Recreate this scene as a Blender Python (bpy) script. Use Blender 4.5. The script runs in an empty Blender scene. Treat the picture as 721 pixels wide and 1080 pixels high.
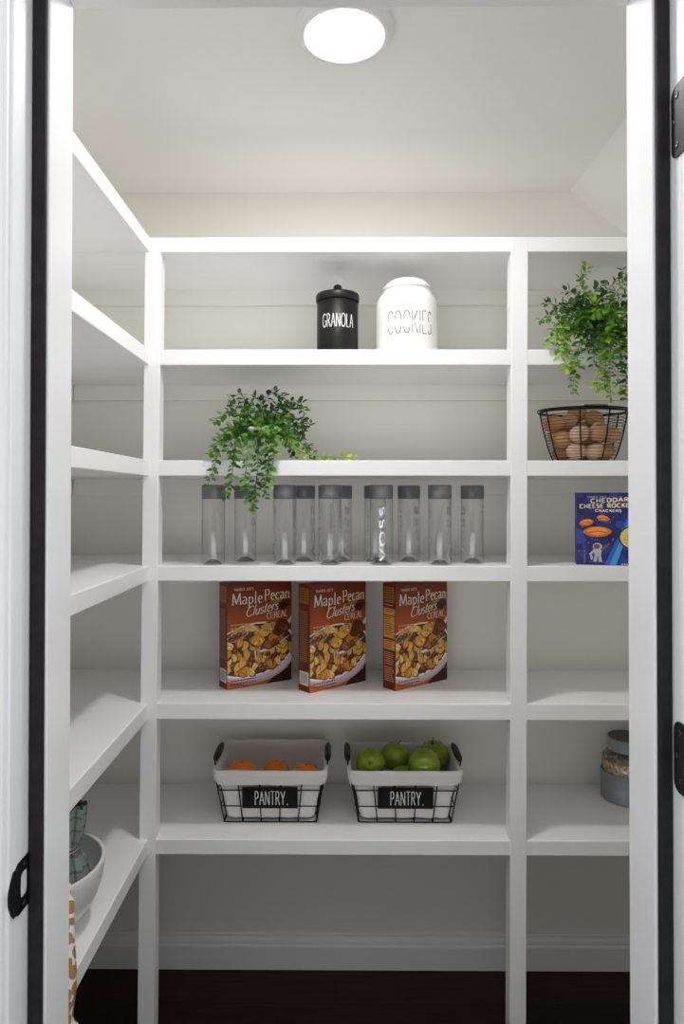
import bpy, bmesh, math, random
from mathutils import Vector, Matrix, noise
PI = math.pi
S = bpy.context.scene
COL = S.collection
rnd = random.Random(7)

# ------------------------------------------------------------------ camera
F = 714.0
H = 1.395                       # eye height
VP = (354.0, 523.0)
PITCH, YAW, ROLL = 0.010, 0.006, 0.0008
M3 = (Matrix.Rotation(YAW, 3, 'Z') @ Matrix.Rotation(PI/2 + PITCH, 3, 'X') @ Matrix.Rotation(ROLL, 3, 'Z'))
CAMP = Vector((0, 0, H))
_d = M3.transposed() @ Vector((0, 1, 0))
CX = VP[0] - F*_d.x/(-_d.z)
CY = VP[1] + F*_d.y/(-_d.z)


def P(px, py, Y):
    """point of the plane y = Y seen at this place of the photograph (used for measuring the room)"""
    r = M3 @ Vector(((px-CX)/F, -(py-CY)/F, -1))
    return CAMP + r*(Y/r.y)


def X(px, Y): return P(px, 523, Y).x
def Z(py, Y, px=354): return P(px, py, Y).z


cd = bpy.data.cameras.new('camera')
cam = bpy.data.objects.new('camera', cd)
COL.objects.link(cam)
cam.matrix_world = Matrix.Translation(CAMP) @ M3.to_4x4()
cd.sensor_fit = 'VERTICAL'
cd.sensor_height = 36
cd.sensor_width = 36
cd.lens = F/1080*36
cd.shift_x = (360.5-CX)/1080
cd.shift_y = (CY-540)/1080
cd.clip_start = 0.02
S.camera = cam

# ------------------------------------------------------------------ materials
def lin(c):
    c = c/255
    return c/12.92 if c <= .04045 else ((c+.055)/1.055)**2.4


def rgb(r, g, b): return (lin(r), lin(g), lin(b), 1)


def mat(name, col, rough=.5, metal=0., spec=.5, noise_amt=0., noise_scale=20., bump=0., bump_scale=60., coat=0.):
    m = bpy.data.materials.new(name)
    m.use_nodes = True
    nt = m.node_tree
    b = nt.nodes['Principled BSDF']
    b.inputs['Base Color'].default_value = col
    b.inputs['Roughness'].default_value = rough
    b.inputs['Metallic'].default_value = metal
    b.inputs['Specular IOR Level'].default_value = spec
    b.inputs['Coat Weight'].default_value = coat
    if noise_amt or bump:
        tc = nt.nodes.new('ShaderNodeTexCoord')
    if noise_amt:
        n = nt.nodes.new('ShaderNodeTexNoise')
        n.inputs['Scale'].default_value = noise_scale
        n.inputs['Detail'].default_value = 4
        nt.links.new(tc.outputs['Object'], n.inputs['Vector'])
        r = nt.nodes.new('ShaderNodeValToRGB')
        r.color_ramp.elements[0].position = .3
        r.color_ramp.elements[1].position = .7
        lo = [max(0, c*(1-noise_amt)) for c in col[:3]] + [1]
        hi = [min(1, c*(1+noise_amt)) for c in col[:3]] + [1]
        r.color_ramp.elements[0].color = lo
        r.color_ramp.elements[1].color = hi
        nt.links.new(n.outputs['Fac'], r.inputs['Fac'])
        nt.links.new(r.outputs['Color'], b.inputs['Base Color'])
    if bump:
        n2 = nt.nodes.new('ShaderNodeTexNoise')
        n2.inputs['Scale'].default_value = bump_scale
        n2.inputs['Detail'].default_value = 3
        nt.links.new(tc.outputs['Object'], n2.inputs['Vector'])
        bp = nt.nodes.new('ShaderNodeBump')
        bp.inputs['Strength'].default_value = bump
        bp.inputs['Distance'].default_value = .002
        nt.links.new(n2.outputs['Fac'], bp.inputs['Height'])
        nt.links.new(bp.outputs['Normal'], b.inputs['Normal'])
    return m


def vcol_mat(name, rough=.5, spec=.5, sheen=0., trans=0.):
    """colour comes from the mesh's own colour attribute (printed ink, leaf by leaf colour)"""
    m = bpy.data.materials.new(name)
    m.use_nodes = True
    nt = m.node_tree
    b = nt.nodes['Principled BSDF']
    a = nt.nodes.new('ShaderNodeVertexColor')
    a.layer_name = 'ink'
    nt.links.new(a.outputs['Color'], b.inputs['Base Color'])
    b.inputs['Roughness'].default_value = rough
    b.inputs['Specular IOR Level'].default_value = spec
    if trans:
        tr = nt.nodes.new('ShaderNodeBsdfTranslucent')
        nt.links.new(a.outputs['Color'], tr.inputs['Color'])
        mx = nt.nodes.new('ShaderNodeMixShader')
        mx.inputs[0].default_value = trans
        out = nt.nodes['Material Output']
        nt.links.new(b.outputs[0], mx.inputs[1])
        nt.links.new(tr.outputs[0], mx.inputs[2])
        nt.links.new(mx.outputs[0], out.inputs['Surface'])
    return m


def clear_mat(name, tint, edge, gloss_rough=.03):
    """thin clear wall: lets light straight through, mirrors more towards its edge"""
    m = bpy.data.materials.new(name)
    m.use_nodes = True
    nt = m.node_tree
    nt.nodes.remove(nt.nodes['Principled BSDF'])
    out = nt.nodes['Material Output']
    lw = nt.nodes.new('ShaderNodeLayerWeight')
    lw.inputs['Blend'].default_value = .25
    mixc = nt.nodes.new('ShaderNodeMixRGB')
    mixc.inputs[1].default_value = tint
    mixc.inputs[2].default_value = edge
    nt.links.new(lw.outputs['Facing'], mixc.inputs[0])
    tr = nt.nodes.new('ShaderNodeBsdfTransparent')
    nt.links.new(mixc.outputs[0], tr.inputs['Color'])
    gl = nt.nodes.new('ShaderNodeBsdfGlossy')
    gl.inputs['Roughness'].default_value = gloss_rough
    pw = nt.nodes.new('ShaderNodeMath'); pw.operation = 'POWER'; pw.inputs[1].default_value = 3.0
    l2 = nt.nodes.new('ShaderNodeLayerWeight'); l2.inputs['Blend'].default_value = .5
    nt.links.new(l2.outputs['Facing'], pw.inputs[0])
    fr = nt.nodes.new('ShaderNodeMath'); fr.operation = 'MULTIPLY_ADD'
    fr.inputs[1].default_value = .45; fr.inputs[2].default_value = .08
    nt.links.new(pw.outputs[0], fr.inputs[0])
    mx = nt.nodes.new('ShaderNodeMixShader')
    nt.links.new(fr.outputs[0], mx.inputs[0])
    nt.links.new(tr.outputs[0], mx.inputs[1])
    nt.links.new(gl.outputs[0], mx.inputs[2])
    nt.links.new(mx.outputs[0], out.inputs['Surface'])
    return m


WALLM = mat('wall_paint', rgb(235, 233, 226), .75, bump=.04, bump_scale=220)
CEILM = mat('ceiling_paint', rgb(246, 245, 243), .8)
WHITE = mat('shelf_paint', rgb(247, 247, 248), .32)
TRIMP = mat('trim_paint', rgb(238, 238, 240), .3)
BLACKM = mat('black_metal', rgb(24, 22, 22), .38, .6)
HINGEM = mat('hinge_metal', rgb(50, 50, 56), .36, .5)
SCREWM = mat('screw_metal', rgb(80, 78, 78), .35, .9)
RUBBER = mat('weatherstrip_foam', rgb(38, 35, 38), .75, spec=.2, noise_amt=.25, noise_scale=60)
LAMP = bpy.data.materials.new('lamp_diffuser')
LAMP.use_nodes = True
_b = LAMP.node_tree.nodes['Principled BSDF']
_b.inputs['Base Color'].default_value = (1, 1, 1, 1)
_b.inputs['Emission Color'].default_value = (1, .985, .965, 1)
_b.inputs['Emission Strength'].default_value = 132.0


def floor_mat():
    m = bpy.data.materials.new('dark_wood_floor')
    m.use_nodes = True
    nt = m.node_tree
    b = nt.nodes['Principled BSDF']
    b.inputs['Roughness'].default_value = .38
    b.inputs['Specular IOR Level'].default_value = .18
    tc = nt.nodes.new('ShaderNodeTexCoord')
    mp = nt.nodes.new('ShaderNodeMapping')
    mp.inputs['Scale'].default_value = (1, 1, 1)
    nt.links.new(tc.outputs['Object'], mp.inputs['Vector'])
    br = nt.nodes.new('ShaderNodeTexBrick')
    br.inputs['Scale'].default_value = 1
    br.inputs['Brick Width'].default_value = 1.1
    br.inputs['Row Height'].default_value = .125
    br.inputs['Mortar Size'].default_value = .0015
    br.inputs['Color1'].default_value = rgb(52, 24, 17)
    br.inputs['Color2'].default_value = rgb(30, 15, 12)
    br.inputs['Mortar'].default_value = rgb(8, 4, 4)
    nt.links.new(mp.outputs[0], br.inputs['Vector'])
    n = nt.nodes.new('ShaderNodeTexNoise')
    mp2 = nt.nodes.new('ShaderNodeMapping')
    mp2.inputs['Scale'].default_value = (3, 40, 1)
    nt.links.new(tc.outputs['Object'], mp2.inputs['Vector'])
    nt.links.new(mp2.outputs[0], n.inputs['Vector'])
    n.inputs['Scale'].default_value = 2
    n.inputs['Detail'].default_value = 6
    mx = nt.nodes.new('ShaderNodeMixRGB')
    mx.blend_type = 'MULTIPLY'
    mx.inputs[0].default_value = .8
    nt.links.new(br.outputs['Color'], mx.inputs[1])
    r = nt.nodes.new('ShaderNodeValToRGB')
    r.color_ramp.elements[0].position = .35
    r.color_ramp.elements[0].color = (.3, .3, .3, 1)
    r.color_ramp.elements[1].position = .7
    nt.links.new(n.outputs['Fac'], r.inputs['Fac'])
    nt.links.new(r.outputs['Color'], mx.inputs[2])
    nt.links.new(mx.outputs[0], b.inputs['Base Color'])
    return m


# ------------------------------------------------------------------ mesh helpers
class MB:
    def __init__(s):
        s.v = []; s.f = []; s.c = []; s.smooth = []

    def add(s, verts, faces, col=None, smooth=False):
        o = len(s.v)
        s.v += [tuple(v) for v in verts]
        for f in faces:
            s.f.append([i+o for i in f]); s.c.append(col); s.smooth.append(smooth)

    def box(s, x0, x1, y0, y1, z0, z1, bev=0., seg=2, mx=None):
        bm = bmesh.new()
        bmesh.ops.create_cube(bm, size=1)
        for v in bm.verts:
            v.co = Vector((x0+(v.co.x+.5)*(x1-x0), y0+(v.co.y+.5)*(y1-y0), z0+(v.co.z+.5)*(z1-z0)))
        if bev:
            bmesh.ops.bevel(bm, geom=list(bm.edges), offset=bev, segments=seg, profile=.5, affect='EDGES')
        s.bm(bm, mx)

    def bm(s, bm, mx=None, col=None, smooth=False):
        bm.verts.index_update()
        vs = [(mx @ v.co if mx else v.co.copy()) for v in bm.verts]
        s.add(vs, [[v.index for v in f.verts] for f in bm.faces], col, smooth)
        bm.free()

    def lathe(s, prof, n=40, c=(0, 0, 0), col=None, mx=None, sx=1, sy=1, cap=True, smooth=True):
        """prof: (radius, z) from bottom to top"""
        vs = []
        for r, z in prof:
            for k in range(n):
                a = 2*PI*k/n
                p = Vector((c[0]+r*sx*math.cos(a), c[1]+r*sy*math.sin(a), c[2]+z))
                vs.append(mx @ p if mx else p)
        fs = []
        for i in range(len(prof)-1):
            for k in range(n):
                k2 = (k+1) % n
                fs.append((i*n+k, i*n+k2, (i+1)*n+k2, (i+1)*n+k))
        s.add(vs, fs, col, smooth)
        if cap:
            o = len(s.v)-len(vs)
            if prof[0][0] > 1e-6:
                s.f.append([o+k for k in reversed(range(n))]); s.c.append(col); s.smooth.append(False)
            if prof[-1][0] > 1e-6:
                s.f.append([o+(len(prof)-1)*n+k for k in range(n)]); s.c.append(col); s.smooth.append(False)

    def tube(s, pts, r, n=8, closed=False, col=None):
        pts = [Vector(p) for p in pts]
        N = len(pts)
        rs = r if isinstance(r, (list, tuple)) else [r]*N
        vs = []
        up = None
        for i, p in enumerate(pts):
            if closed:
                t = pts[(i+1) % N]-pts[i-1]
            else:
                t = pts[min(i+1, N-1)]-pts[max(i-1, 0)]
            if t.length < 1e-9: t = Vector((0, 0, 1))
            t.normalize()
            if up is None:
                up = Vector((0, 0, 1)) if abs(t.z) < .9 else Vector((1, 0, 0))
            up = (up - t*up.dot(t))
            if up.length < 1e-6: up = t.orthogonal()
            up.normalize()
            b = t.cross(up)
            for k in range(n):
                a = 2*PI*k/n
                vs.append(p+(up*math.cos(a)+b*math.sin(a))*rs[i])
        fs = []
        for i in range(N if closed else N-1):
            j = (i+1) % N
            for k in range(n):
                k2 = (k+1) % n
                fs.append((i*n+k, i*n+k2, j*n+k2, j*n+k))
        if not closed:
            fs.append(list(reversed(range(n))))
            fs.append([(N-1)*n+k for k in range(n)])
        s.add(vs, fs, col, True)

    def sphere(s, c, rx, ry, rz, nu=24, nv=14, fn=None, mx=None, col=None):
        vs = [(0, 0, -1)]
        for j in range(1, nv):
            t = -PI/2+PI*j/nv
            for k in range(nu):
                a = 2*PI*k/nu
                vs.append((math.cos(t)*math.cos(a), math.cos(t)*math.sin(a), math.sin(t)))
        vs.append((0, 0, 1))
        out = []
        for v in vs:
            v = Vector(v)
            if fn: v = fn(v)
            p = Vector((v.x*rx, v.y*ry, v.z*rz))
            if mx: p = mx @ p
            out.append(p+Vector(c))
        fs = []
        for k in range(nu):
            k2 = (k+1) % nu
            fs.append((0, 1+k2, 1+k))
            for j in range(nv-2):
                a = 1+j*nu
                fs.append((a+k, a+k2, a+nu+k2, a+nu+k))
            a = 1+(nv-2)*nu
            fs.append((a+k, a+k2, len(vs)-1))
        s.add(out, fs, col, True)

    def build(s, name, m, parent=None, loc=(0, 0, 0), rot=(0, 0, 0), auto=None):
        me = bpy.data.meshes.new(name)
        me.from_pydata(s.v, [], s.f)
        me.polygons.foreach_set('use_smooth', s.smooth)
        if any(c is not None for c in s.c):
            ca = me.color_attributes.new('ink', 'FLOAT_COLOR', 'CORNER')
            data = []
            for poly, c in zip(me.polygons, s.c):
                data += list(c or (1, 1, 1, 1))*poly.loop_total
            ca.data.foreach_set('color', data)
        me.materials.append(m)
        me.update()
        o = bpy.data.objects.new(name, me)
        COL.objects.link(o)
        o.location = loc
        o.rotation_euler = rot
        if parent: o.parent = parent
        if auto:
            bm = bmesh.new(); bm.from_mesh(me)
            bmesh.ops.remove_doubles(bm, verts=bm.verts, dist=1e-6)
            bmesh.ops.recalc_face_normals(bm, faces=bm.faces)
            bm.to_mesh(me); bm.free()
        return o


def tag(o, label, cat, group=None):
    o['label'] = label; o['category'] = cat
    if group: o['group'] = group
    return o


def thing(name, loc, label, cat, rz=0, group=None):
    o = bpy.data.objects.new(name, None)
    o.empty_display_size = .05
    COL.objects.link(o)
    o.location = loc
    o.rotation_euler = (0, 0, rz)
    return tag(o, label, cat, group)


def struct(o):
    o['kind'] = 'structure'
    return o


def copy_tree(o, parent=None):
    c = o.copy(); COL.objects.link(c); c.parent = parent
    for ch in list(o.children): copy_tree(ch, c)
    return c


def catmull(pts, n=6):
    pts = [Vector(p) for p in pts]
    if len(pts) < 3:
        return [pts[0].lerp(pts[1], i/n) for i in range(n+1)]
    q = [pts[0]*2-pts[1]]+pts+[pts[-1]*2-pts[-2]]
    out = []
    for i in range(1, len(q)-2):
        a, b, c, d = q[i-1:i+3]
        for k in range(n):
            t = k/n
            out.append(.5*((2*b)+(c-a)*t+(2*a-5*b+4*c-d)*t*t+(3*b-a-3*c+d)*t**3))
    out.append(pts[-1])
    return out


# ------------------------------------------------------------------ lettering
def arc(cx, cy, rx, ry, a0, a1, n=14):
    return [(cx+rx*math.cos(math.radians(a0+(a1-a0)*i/n)), cy+ry*math.sin(math.radians(a0+(a1-a0)*i/n))) for i in range(n+1)]


GLYPH = {
 'A': (.80, [[(0, 0), (.4, 1)], [(.4, 1), (.8, 0)], [(.15, .34), (.65, .34)]]),
 'C': (.80, [arc(.45, .5, .43, .5, 48, 312, 18)]),
 'D': (.80, [[(.05, 0), (.05, 1)], [(.05, 1), (.3, 1)]+arc(.32, .5, .45, .5, 85, -85, 12)+[(.3, 0), (.05, 0)]]),
 'E': (.64, [[(.05, 0), (.05, 1)], [(.05, 1), (.6, 1)], [(.05, .53), (.5, .53)], [(.05, 0), (.62, 0)]]),
 'G': (.85, [arc(.45, .5, .43, .5, 50, 340, 18)+[(.86, .45), (.5, .45)]]),
 'H': (.78, [[(.06, 0), (.06, 1)], [(.72, 0), (.72, 1)], [(.06, .5), (.72, .5)]]),
 'I': (.25, [[(.12, 0), (.12, 1)]]),
 'J': (.5, [[(.42, 1), (.42, .25)]+arc(.22, .22, .2, .22, 0, -150, 8)]),
 'K': (.75, [[(.06, 0), (.06, 1)], [(.7, 1), (.08, .42)], [(.26, .58), (.74, 0)]]),
 'L': (.62, [[(.06, 1), (.06, 0)], [(.06, 0), (.6, 0)]]),
 'M': (1.02, [[(.06, 0), (.12, 1)], [(.12, 1), (.5, .05)], [(.5, .05), (.88, 1)], [(.88, 1), (.96, 0)]]),
 'N': (.82, [[(.06, 0), (.06, 1)], [(.06, 1), (.76, 0)], [(.76, 0), (.76, 1)]]),
 'O': (.92, [arc(.46, .5, .44, .5, 90, 450, 24)]),
 'P': (.66, [[(.06, 0), (.06, 1)], [(.06, 1), (.3, 1)]+arc(.32, .74, .3, .26, 85, -85, 10)+[(.3, .48), (.06, .48)]]),
 'R': (.74, [[(.06, 0), (.06, 1)], [(.06, 1), (.3, 1)]+arc(.32, .75, .28, .25, 85, -85, 10)+[(.3, .5), (.06, .5)], [(.32, .5), (.74, 0)]]),
 'S': (.62, [arc(.32, .75, .26, .25, 35, 250, 10)+[(.36, .5)]+arc(.3, .26, .28, .26, 70, -150, 10)]),
 'T': (.7, [[(.35, 0), (.35, 1)], [(0, 1), (.7, 1)]]),
 'V': (.8, [[(0, 1), (.4, 0)], [(.4, 0), (.8, 1)]]),
 'Y': (.76, [[(0, 1), (.38, .48)], [(.76, 1), (.38, .48)], [(.38, .48), (.38, 0)]]),
 "'": (.2, [[(.1, 1), (.08, .75)]]),
 '.': (.2, [[(.06, .0), (.12, .03)]]),
 ' ': (.42, []),
 'a': (.55, [arc(.26, .5, .2, .14, 160, 0, 6)+[(.46, .1), (.54, .02)], arc(.24, .17, .2, .17, 60, 360, 12)]),
 'c': (.5, [arc(.28, .31, .25, .31, 45, 315, 14)]),
 'e': (.54, [[(.05, .33), (.5, .36)]+arc(.28, .31, .23, .31, 15, 310, 14)]),
 'l': (.26, [[(.13, 0), (.13, 1.05)]]),
 'n': (.62, [[(.1, 0), (.1, .6)], [(.1, .45)]+arc(.31, .4, .21, .21, 150, 0, 8)+[(.52, 0)]]),
 'p': (.6, [[(.1, -.35), (.1, .6)], arc(.32, .3, .23, .3, 150, -150, 14)]),
 'r': (.42, [[(.1, 0), (.1, .6)], [(.1, .4)]+arc(.28, .42, .17, .18, 150, 40, 6)]),
 's': (.44, [arc(.22, .46, .16, .15, 30, 250, 8)+arc(.21, .15, .19, .16, 70, -150, 8)]),
 't': (.4, [[(.16, .9), (.14, .2)]+arc(.27, .14, .13, .14, 180, 320, 5), [(0, .6), (.36, .62)]]),
 'u': (.6, [[(.1, .6), (.1, .2)]+arc(.29, .19, .19, .19, 180, 350, 7)+[(.5, .2)], [(.5, .6), (.5, .0)]]),
}
STEM = {'M': [(.06, 0), (.96, 0)], 'P': [(.06, 0)], 'E': [], 'L': [(.06, 1)], 'R': [(.06, 0), (.72, 0)], 'A': [(0, 0), (.8, 0)],
        'l': [(.13, 0)], 'n': [(.1, 0), (.52, 0)], 'p': [(.1, -.35)], 'r': [(.1, 0)]}


def clip(poly, W, Hh):
    for ax, lim, sgn in ((0, 0, 1), (0, W, -1), (1, 0, 1), (1, Hh, -1)):
        out = []
        for i in range(len(poly)):
            a, b = poly[i-1], poly[i]
            ia, ib = (a[ax]-lim)*sgn >= 0, (b[ax]-lim)*sgn >= 0
            if ia != ib:
                t = (lim-a[ax])/(b[ax]-a[ax])
                out.append((a[0]+(b[0]-a[0])*t, a[1]+(b[1]-a[1])*t))
            if ib: out.append(b)
        poly = out
        if len(poly) < 3: return []
    return poly


class Art:
    """flat printed shapes laid on a panel; to3d(u, v, lift) puts a point of the panel in space"""
    def __init__(s, W, Hh, to3d, lift0=.0003, dl=.000004):
        s.W, s.H, s.to3d, s.mb, s.l, s.dl = W, Hh, to3d, MB(), lift0, dl

    def poly(s, pts, col, clipit=True):
        p = clip(list(pts), s.W, s.H) if clipit else pts
        if len(p) >= 3:
            s.mb.add([s.to3d(u, v, s.l) for u, v in p], [list(range(len(p)))], col)

    def up(s): s.l += s.dl

    def rect(s, u0, u1, v0, v1, col): s.poly([(u0, v0), (u1, v0), (u1, v1), (u0, v1)], col)

    def ell(s, u, v, a, b, col, rot=0, n=20, jag=0, r=None):
        pts = []
        for k in range(n):
            t = 2*PI*k/n
            j = 1+(r.uniform(-jag, jag) if r else 0)
            x, y = a*math.cos(t)*j, b*math.sin(t)*j
            pts.append((u+x*math.cos(rot)-y*math.sin(rot), v+x*math.sin(rot)+y*math.cos(rot)))
        s.poly(pts, col)

    def stroke(s, pts, wx, wy, col):
        L, R = [], []
        N = len(pts)
        for i, p in enumerate(pts):
            a, b = pts[max(0, i-1)], pts[min(N-1, i+1)]
            if N > 3 and pts[0] == pts[-1] and i in (0, N-1):
                a, b = pts[-2], pts[1]
            dx, dy = b[0]-a[0], b[1]-a[1]
            d = math.hypot(dx, dy) or 1
            nx, ny = -dy/d, dx/d
            w = .5*(abs(nx)*wx+abs(ny)*wy)
            L.append((p[0]+nx*w, p[1]+ny*w)); R.append((p[0]-nx*w, p[1]-ny*w))
        for i in range(N-1):
            s.poly([R[i], R[i+1], L[i+1], L[i]], col)

    def text(s, txt, u, v, h, wx, wy, col, xs=1., gap=.12, serif=0, slant=0, rise=0, width=None, vert=False):
        adv = lambda c: GLYPH[c][0]+gap
        tot = sum(adv(c) for c in txt)-gap
        if width: xs = width/(tot*h)
        x = 0
        def T(a, b):
            px, py = (x+a)*h*xs+slant*b*h, b*h
            if vert: return (u-py, v+px)
            return (u+px, v+py+rise*px)
        for c in txt:
            for path in GLYPH[c][1]:
                pp = []
                for i in range(len(path)-1):      # cut long runs so that they follow curved walls
                    a, b = path[i], path[i+1]
                    k = max(1, int(math.hypot(b[0]-a[0], b[1]-a[1])/.25))
                    pp += [(a[0]+(b[0]-a[0])*j/k, a[1]+(b[1]-a[1])*j/k) for j in range(k)]
                pp.append(path[-1])
                s.stroke([T(*p) for p in pp], wx, wy, col)
            if serif:
                for q in STEM.get(c, []):
                    s.stroke([T(q[0]-serif, q[1]), T(q[0]+serif, q[1])], wy, wy, col)
            x += adv(c)
        return x*h*xs

    def build(s, name, m, parent): return s.mb.build(name, m, parent)


INK = vcol_mat('printed_ink', .38, .4)
PAINTED = vcol_mat('painted_letters', .6, .1)
SILVER = mat('silver_print', rgb(205, 207, 210), .3, .7)

# ------------------------------------------------------------------ room measures
Y_BACK, Y_SH = 2.02, 1.69
Y_R0, Y_R1 = .895, .978          # door reveal, room side and pantry side
Y_ROOM = .838                    # room face of the door wall
XL_SH = X(157, Y_SH)             # face of the left shelves
XL, XR = XL_SH-.33, .98
ZC = Z(203, Y_BACK)
FLOOR = floor_mat()

mb = MB(); mb.box(-2.2, 2.2, -2.2, Y_BACK+.1, -.06, 0); struct(mb.build('floor', FLOOR))
mb = MB(); mb.box(XL-.1, XR+.1, Y_BACK, Y_BACK+.1, 0, ZC+.1); struct(mb.build('wall_back', WALLM))
mb = MB(); mb.box(XL-.1, XL, Y_R1, Y_BACK, 0, ZC+.1); struct(mb.build('wall_left', WALLM))
mb = MB(); mb.box(XR, XR+.1, Y_R1, Y_BACK, 0, ZC+.1); struct(mb.build('wall_right', WALLM))
# ceiling: flat, then falling to the right under the stair
xs = X(601, Y_BACK)
zr = ZC-(XR-xs)*.75
mb = MB()
pr = [(XL, ZC), (xs, ZC), (XR, zr), (XR, ZC+.08), (XL, ZC+.08)]
n = len(pr)
mb.add([(x, Y_R1, z) for x, z in pr]+[(x, Y_BACK, z) for x, z in pr],
       [list(range(n)), list(reversed(range(n, 2*n)))]+[(i, i+n, (i+1) % n+n, (i+1) % n) for i in range(n)])
struct(mb.build('ceiling', CEILM, auto=True))

# door opening
XJL = X(75.5, Y_R1); XJR = X(661.5, Y_R1)
ZHD = Z(8.5, Y_R1)
WS_L = X(33.5, Y_R0); WS_R = X(706, Y_R0)      # jamb faces beyond the weatherstrip
WS_W = .02
ZHJ = ZHD+.022
mb = MB()
mb.box(-2.0, WS_L-.02, Y_ROOM, Y_R1, 0, 2.75)
mb.box(WS_R+.02, 2.0, Y_ROOM, Y_R1, 0, 2.75)
mb.box(WS_L-.02, WS_R+.02, Y_ROOM, Y_R1, ZHJ+.02, 2.75)
struct(mb.build('wall_front', WALLM))

# ------------------------------------------------------------------ door frame (jambs, stops, weatherstrip, hinges, strike)
door = bpy.data.objects.new('door_1', None); COL.objects.link(door); struct(door)
door['label'] = 'white door frame around the pantry opening'
def part(name, m, parent, fn, **k):
    b = MB(); fn(b); return b.build(name, m, parent, **k)

part('jamb', TRIMP, door, lambda b: b.box(WS_L-.018, WS_L, Y_ROOM, Y_R1, 0, ZHJ+.018, .002))
part('jamb', TRIMP, door, lambda b: b.box(WS_R, WS_R+.018, Y_ROOM, Y_R1, 0, ZHJ+.018, .002))
part('head_jamb', TRIMP, door, lambda b: b.box(WS_L, WS_R, Y_ROOM, Y_R1, ZHJ, ZHJ+.018, .001))
part('door_stop', TRIMP, door, lambda b: b.box(WS_L, XJL, Y_R0+.003, Y_R1, 0, ZHJ, .0025))
part('door_stop', TRIMP, door, lambda b: b.box(XJR, WS_R, Y_R0+.003, Y_R1, 0, ZHJ, .0025))
part('head_stop', TRIMP, door, lambda b: b.box(XJL, XJR, Y_R0+.003, Y_R1, ZHD, ZHJ, .0015))
part('weatherstrip', RUBBER, door, lambda b: b.box(WS_L+.0005, XJL-.0022, Y_R0-.008, Y_R0+.0028, 0, ZHJ, .004, 3))['label'] = 'black foam weatherstrip'
part('weatherstrip', RUBBER, door, lambda b: b.box(XJR+.0022, WS_R-.0005, Y_R0-.008, Y_R0+.0028, 0, ZHJ, .004, 3))['label'] = 'black foam weatherstrip'

def casing(b, x0, sgn):
    """moulded casing on the room side: steps and a bead"""
    prof = [(0, 0), (0, -.009), (.003, -.013), (.009, -.014), (.013, -.011), (.016, -.011), (.020, -.016),
            (.034, -.018), (.050, -.020), (.062, -.020), (.066, -.016), (.066, 0)]
    n = len(prof)
    vs = []
    for z in (0, ZHJ+.05):
        vs += [(x0+sgn*p, Y_ROOM+q, z) for p, q in prof]
    b.add(vs, [list(range(n)), list(reversed(range(n, 2*n)))]+[(i, (i+1) % n, (i+1) % n+n, i+n) for i in range(n)])
part('casing', TRIMP, door, lambda b: casing(b, WS_L-.004, -1), auto=True)
part('casing', TRIMP, door, lambda b: casing(b, WS_R+.004, 1), auto=True)


def screw(parent, loc, sx):
    b = MB()
    mx = Matrix.Translation(loc) @ Matrix.Rotation(sx*PI/2, 4, 'Y')
    b.lathe([(.0044, 0), (.0042, .0007), (.0028, .0011), (0.0012, .0008), (0, .0003)], 16, mx=mx)
    return b.build('screw', SCREWM, parent)


def hinge(z0, z1, label):
    b = MB()
    y0, y1 = .847, Y_R0-.008-.004
    x = WS_R
    # leaf with rounded inner corners
    r = .014
    out = [(y0, z0), ]
    out += [(y1-r+r*math.cos(a), z0+r+r*math.sin(a)) for a in [(-PI/2+PI/2*k/8) for k in range(9)]]
    out += [(y1-r+r*math.cos(a), z1-r+r*math.sin(a)) for a in [(PI/2*k/8) for k in range(9)]]
    out += [(y0, z1)]
    n = len(out)
    vs = [(x+.0005, p, q) for p, q in out]+[(x-.0022, p, q) for p, q in out]
    b.add(vs, [list(range(n)), list(reversed(range(n, 2*n)))]+[(i, i+n, (i+1) % n+n, (i+1) % n) for i in range(n)])
    o = b.build('hinge', HINGEM, door, auto=True)
    o['label'] = label
    kb = MB()
    for k in range(5):
        za, zb = z0+(z1-z0)*k/5+.0004, z0+(z1-z0)*(k+1)/5-.0004
        kb.lathe([(.0062, za), (.0068, za+.0006), (.0068, zb-.0006), (.0062, zb)], 18, c=(x-.004, Y_ROOM-.012, 0))
    kb.box(x-.003, x-.0005, Y_ROOM-.012, y0+.001, z0, z1)
    kb.build('knuckle', HINGEM, o)
    for fy, fz in ((.45, .16), (.72, .5), (.45, .84)):
        screw(o, (x-.0022, y0+(y1-y0)*fy+.004, z0+(z1-z0)*fz), -1)

zt0, zt1 = Z(172, .885, 709), Z(97, .885, 709)
zm0, zm1 = Z(831, .885, 709), Z(757.5, .885, 709)
hinge(zt0, zt1, 'upper dark metal hinge on the right jamb')
hinge(zm0, zm1, 'middle dark metal hinge on the right jamb')
hinge(.15, .24, 'bottom dark metal hinge on the right jamb')

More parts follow.
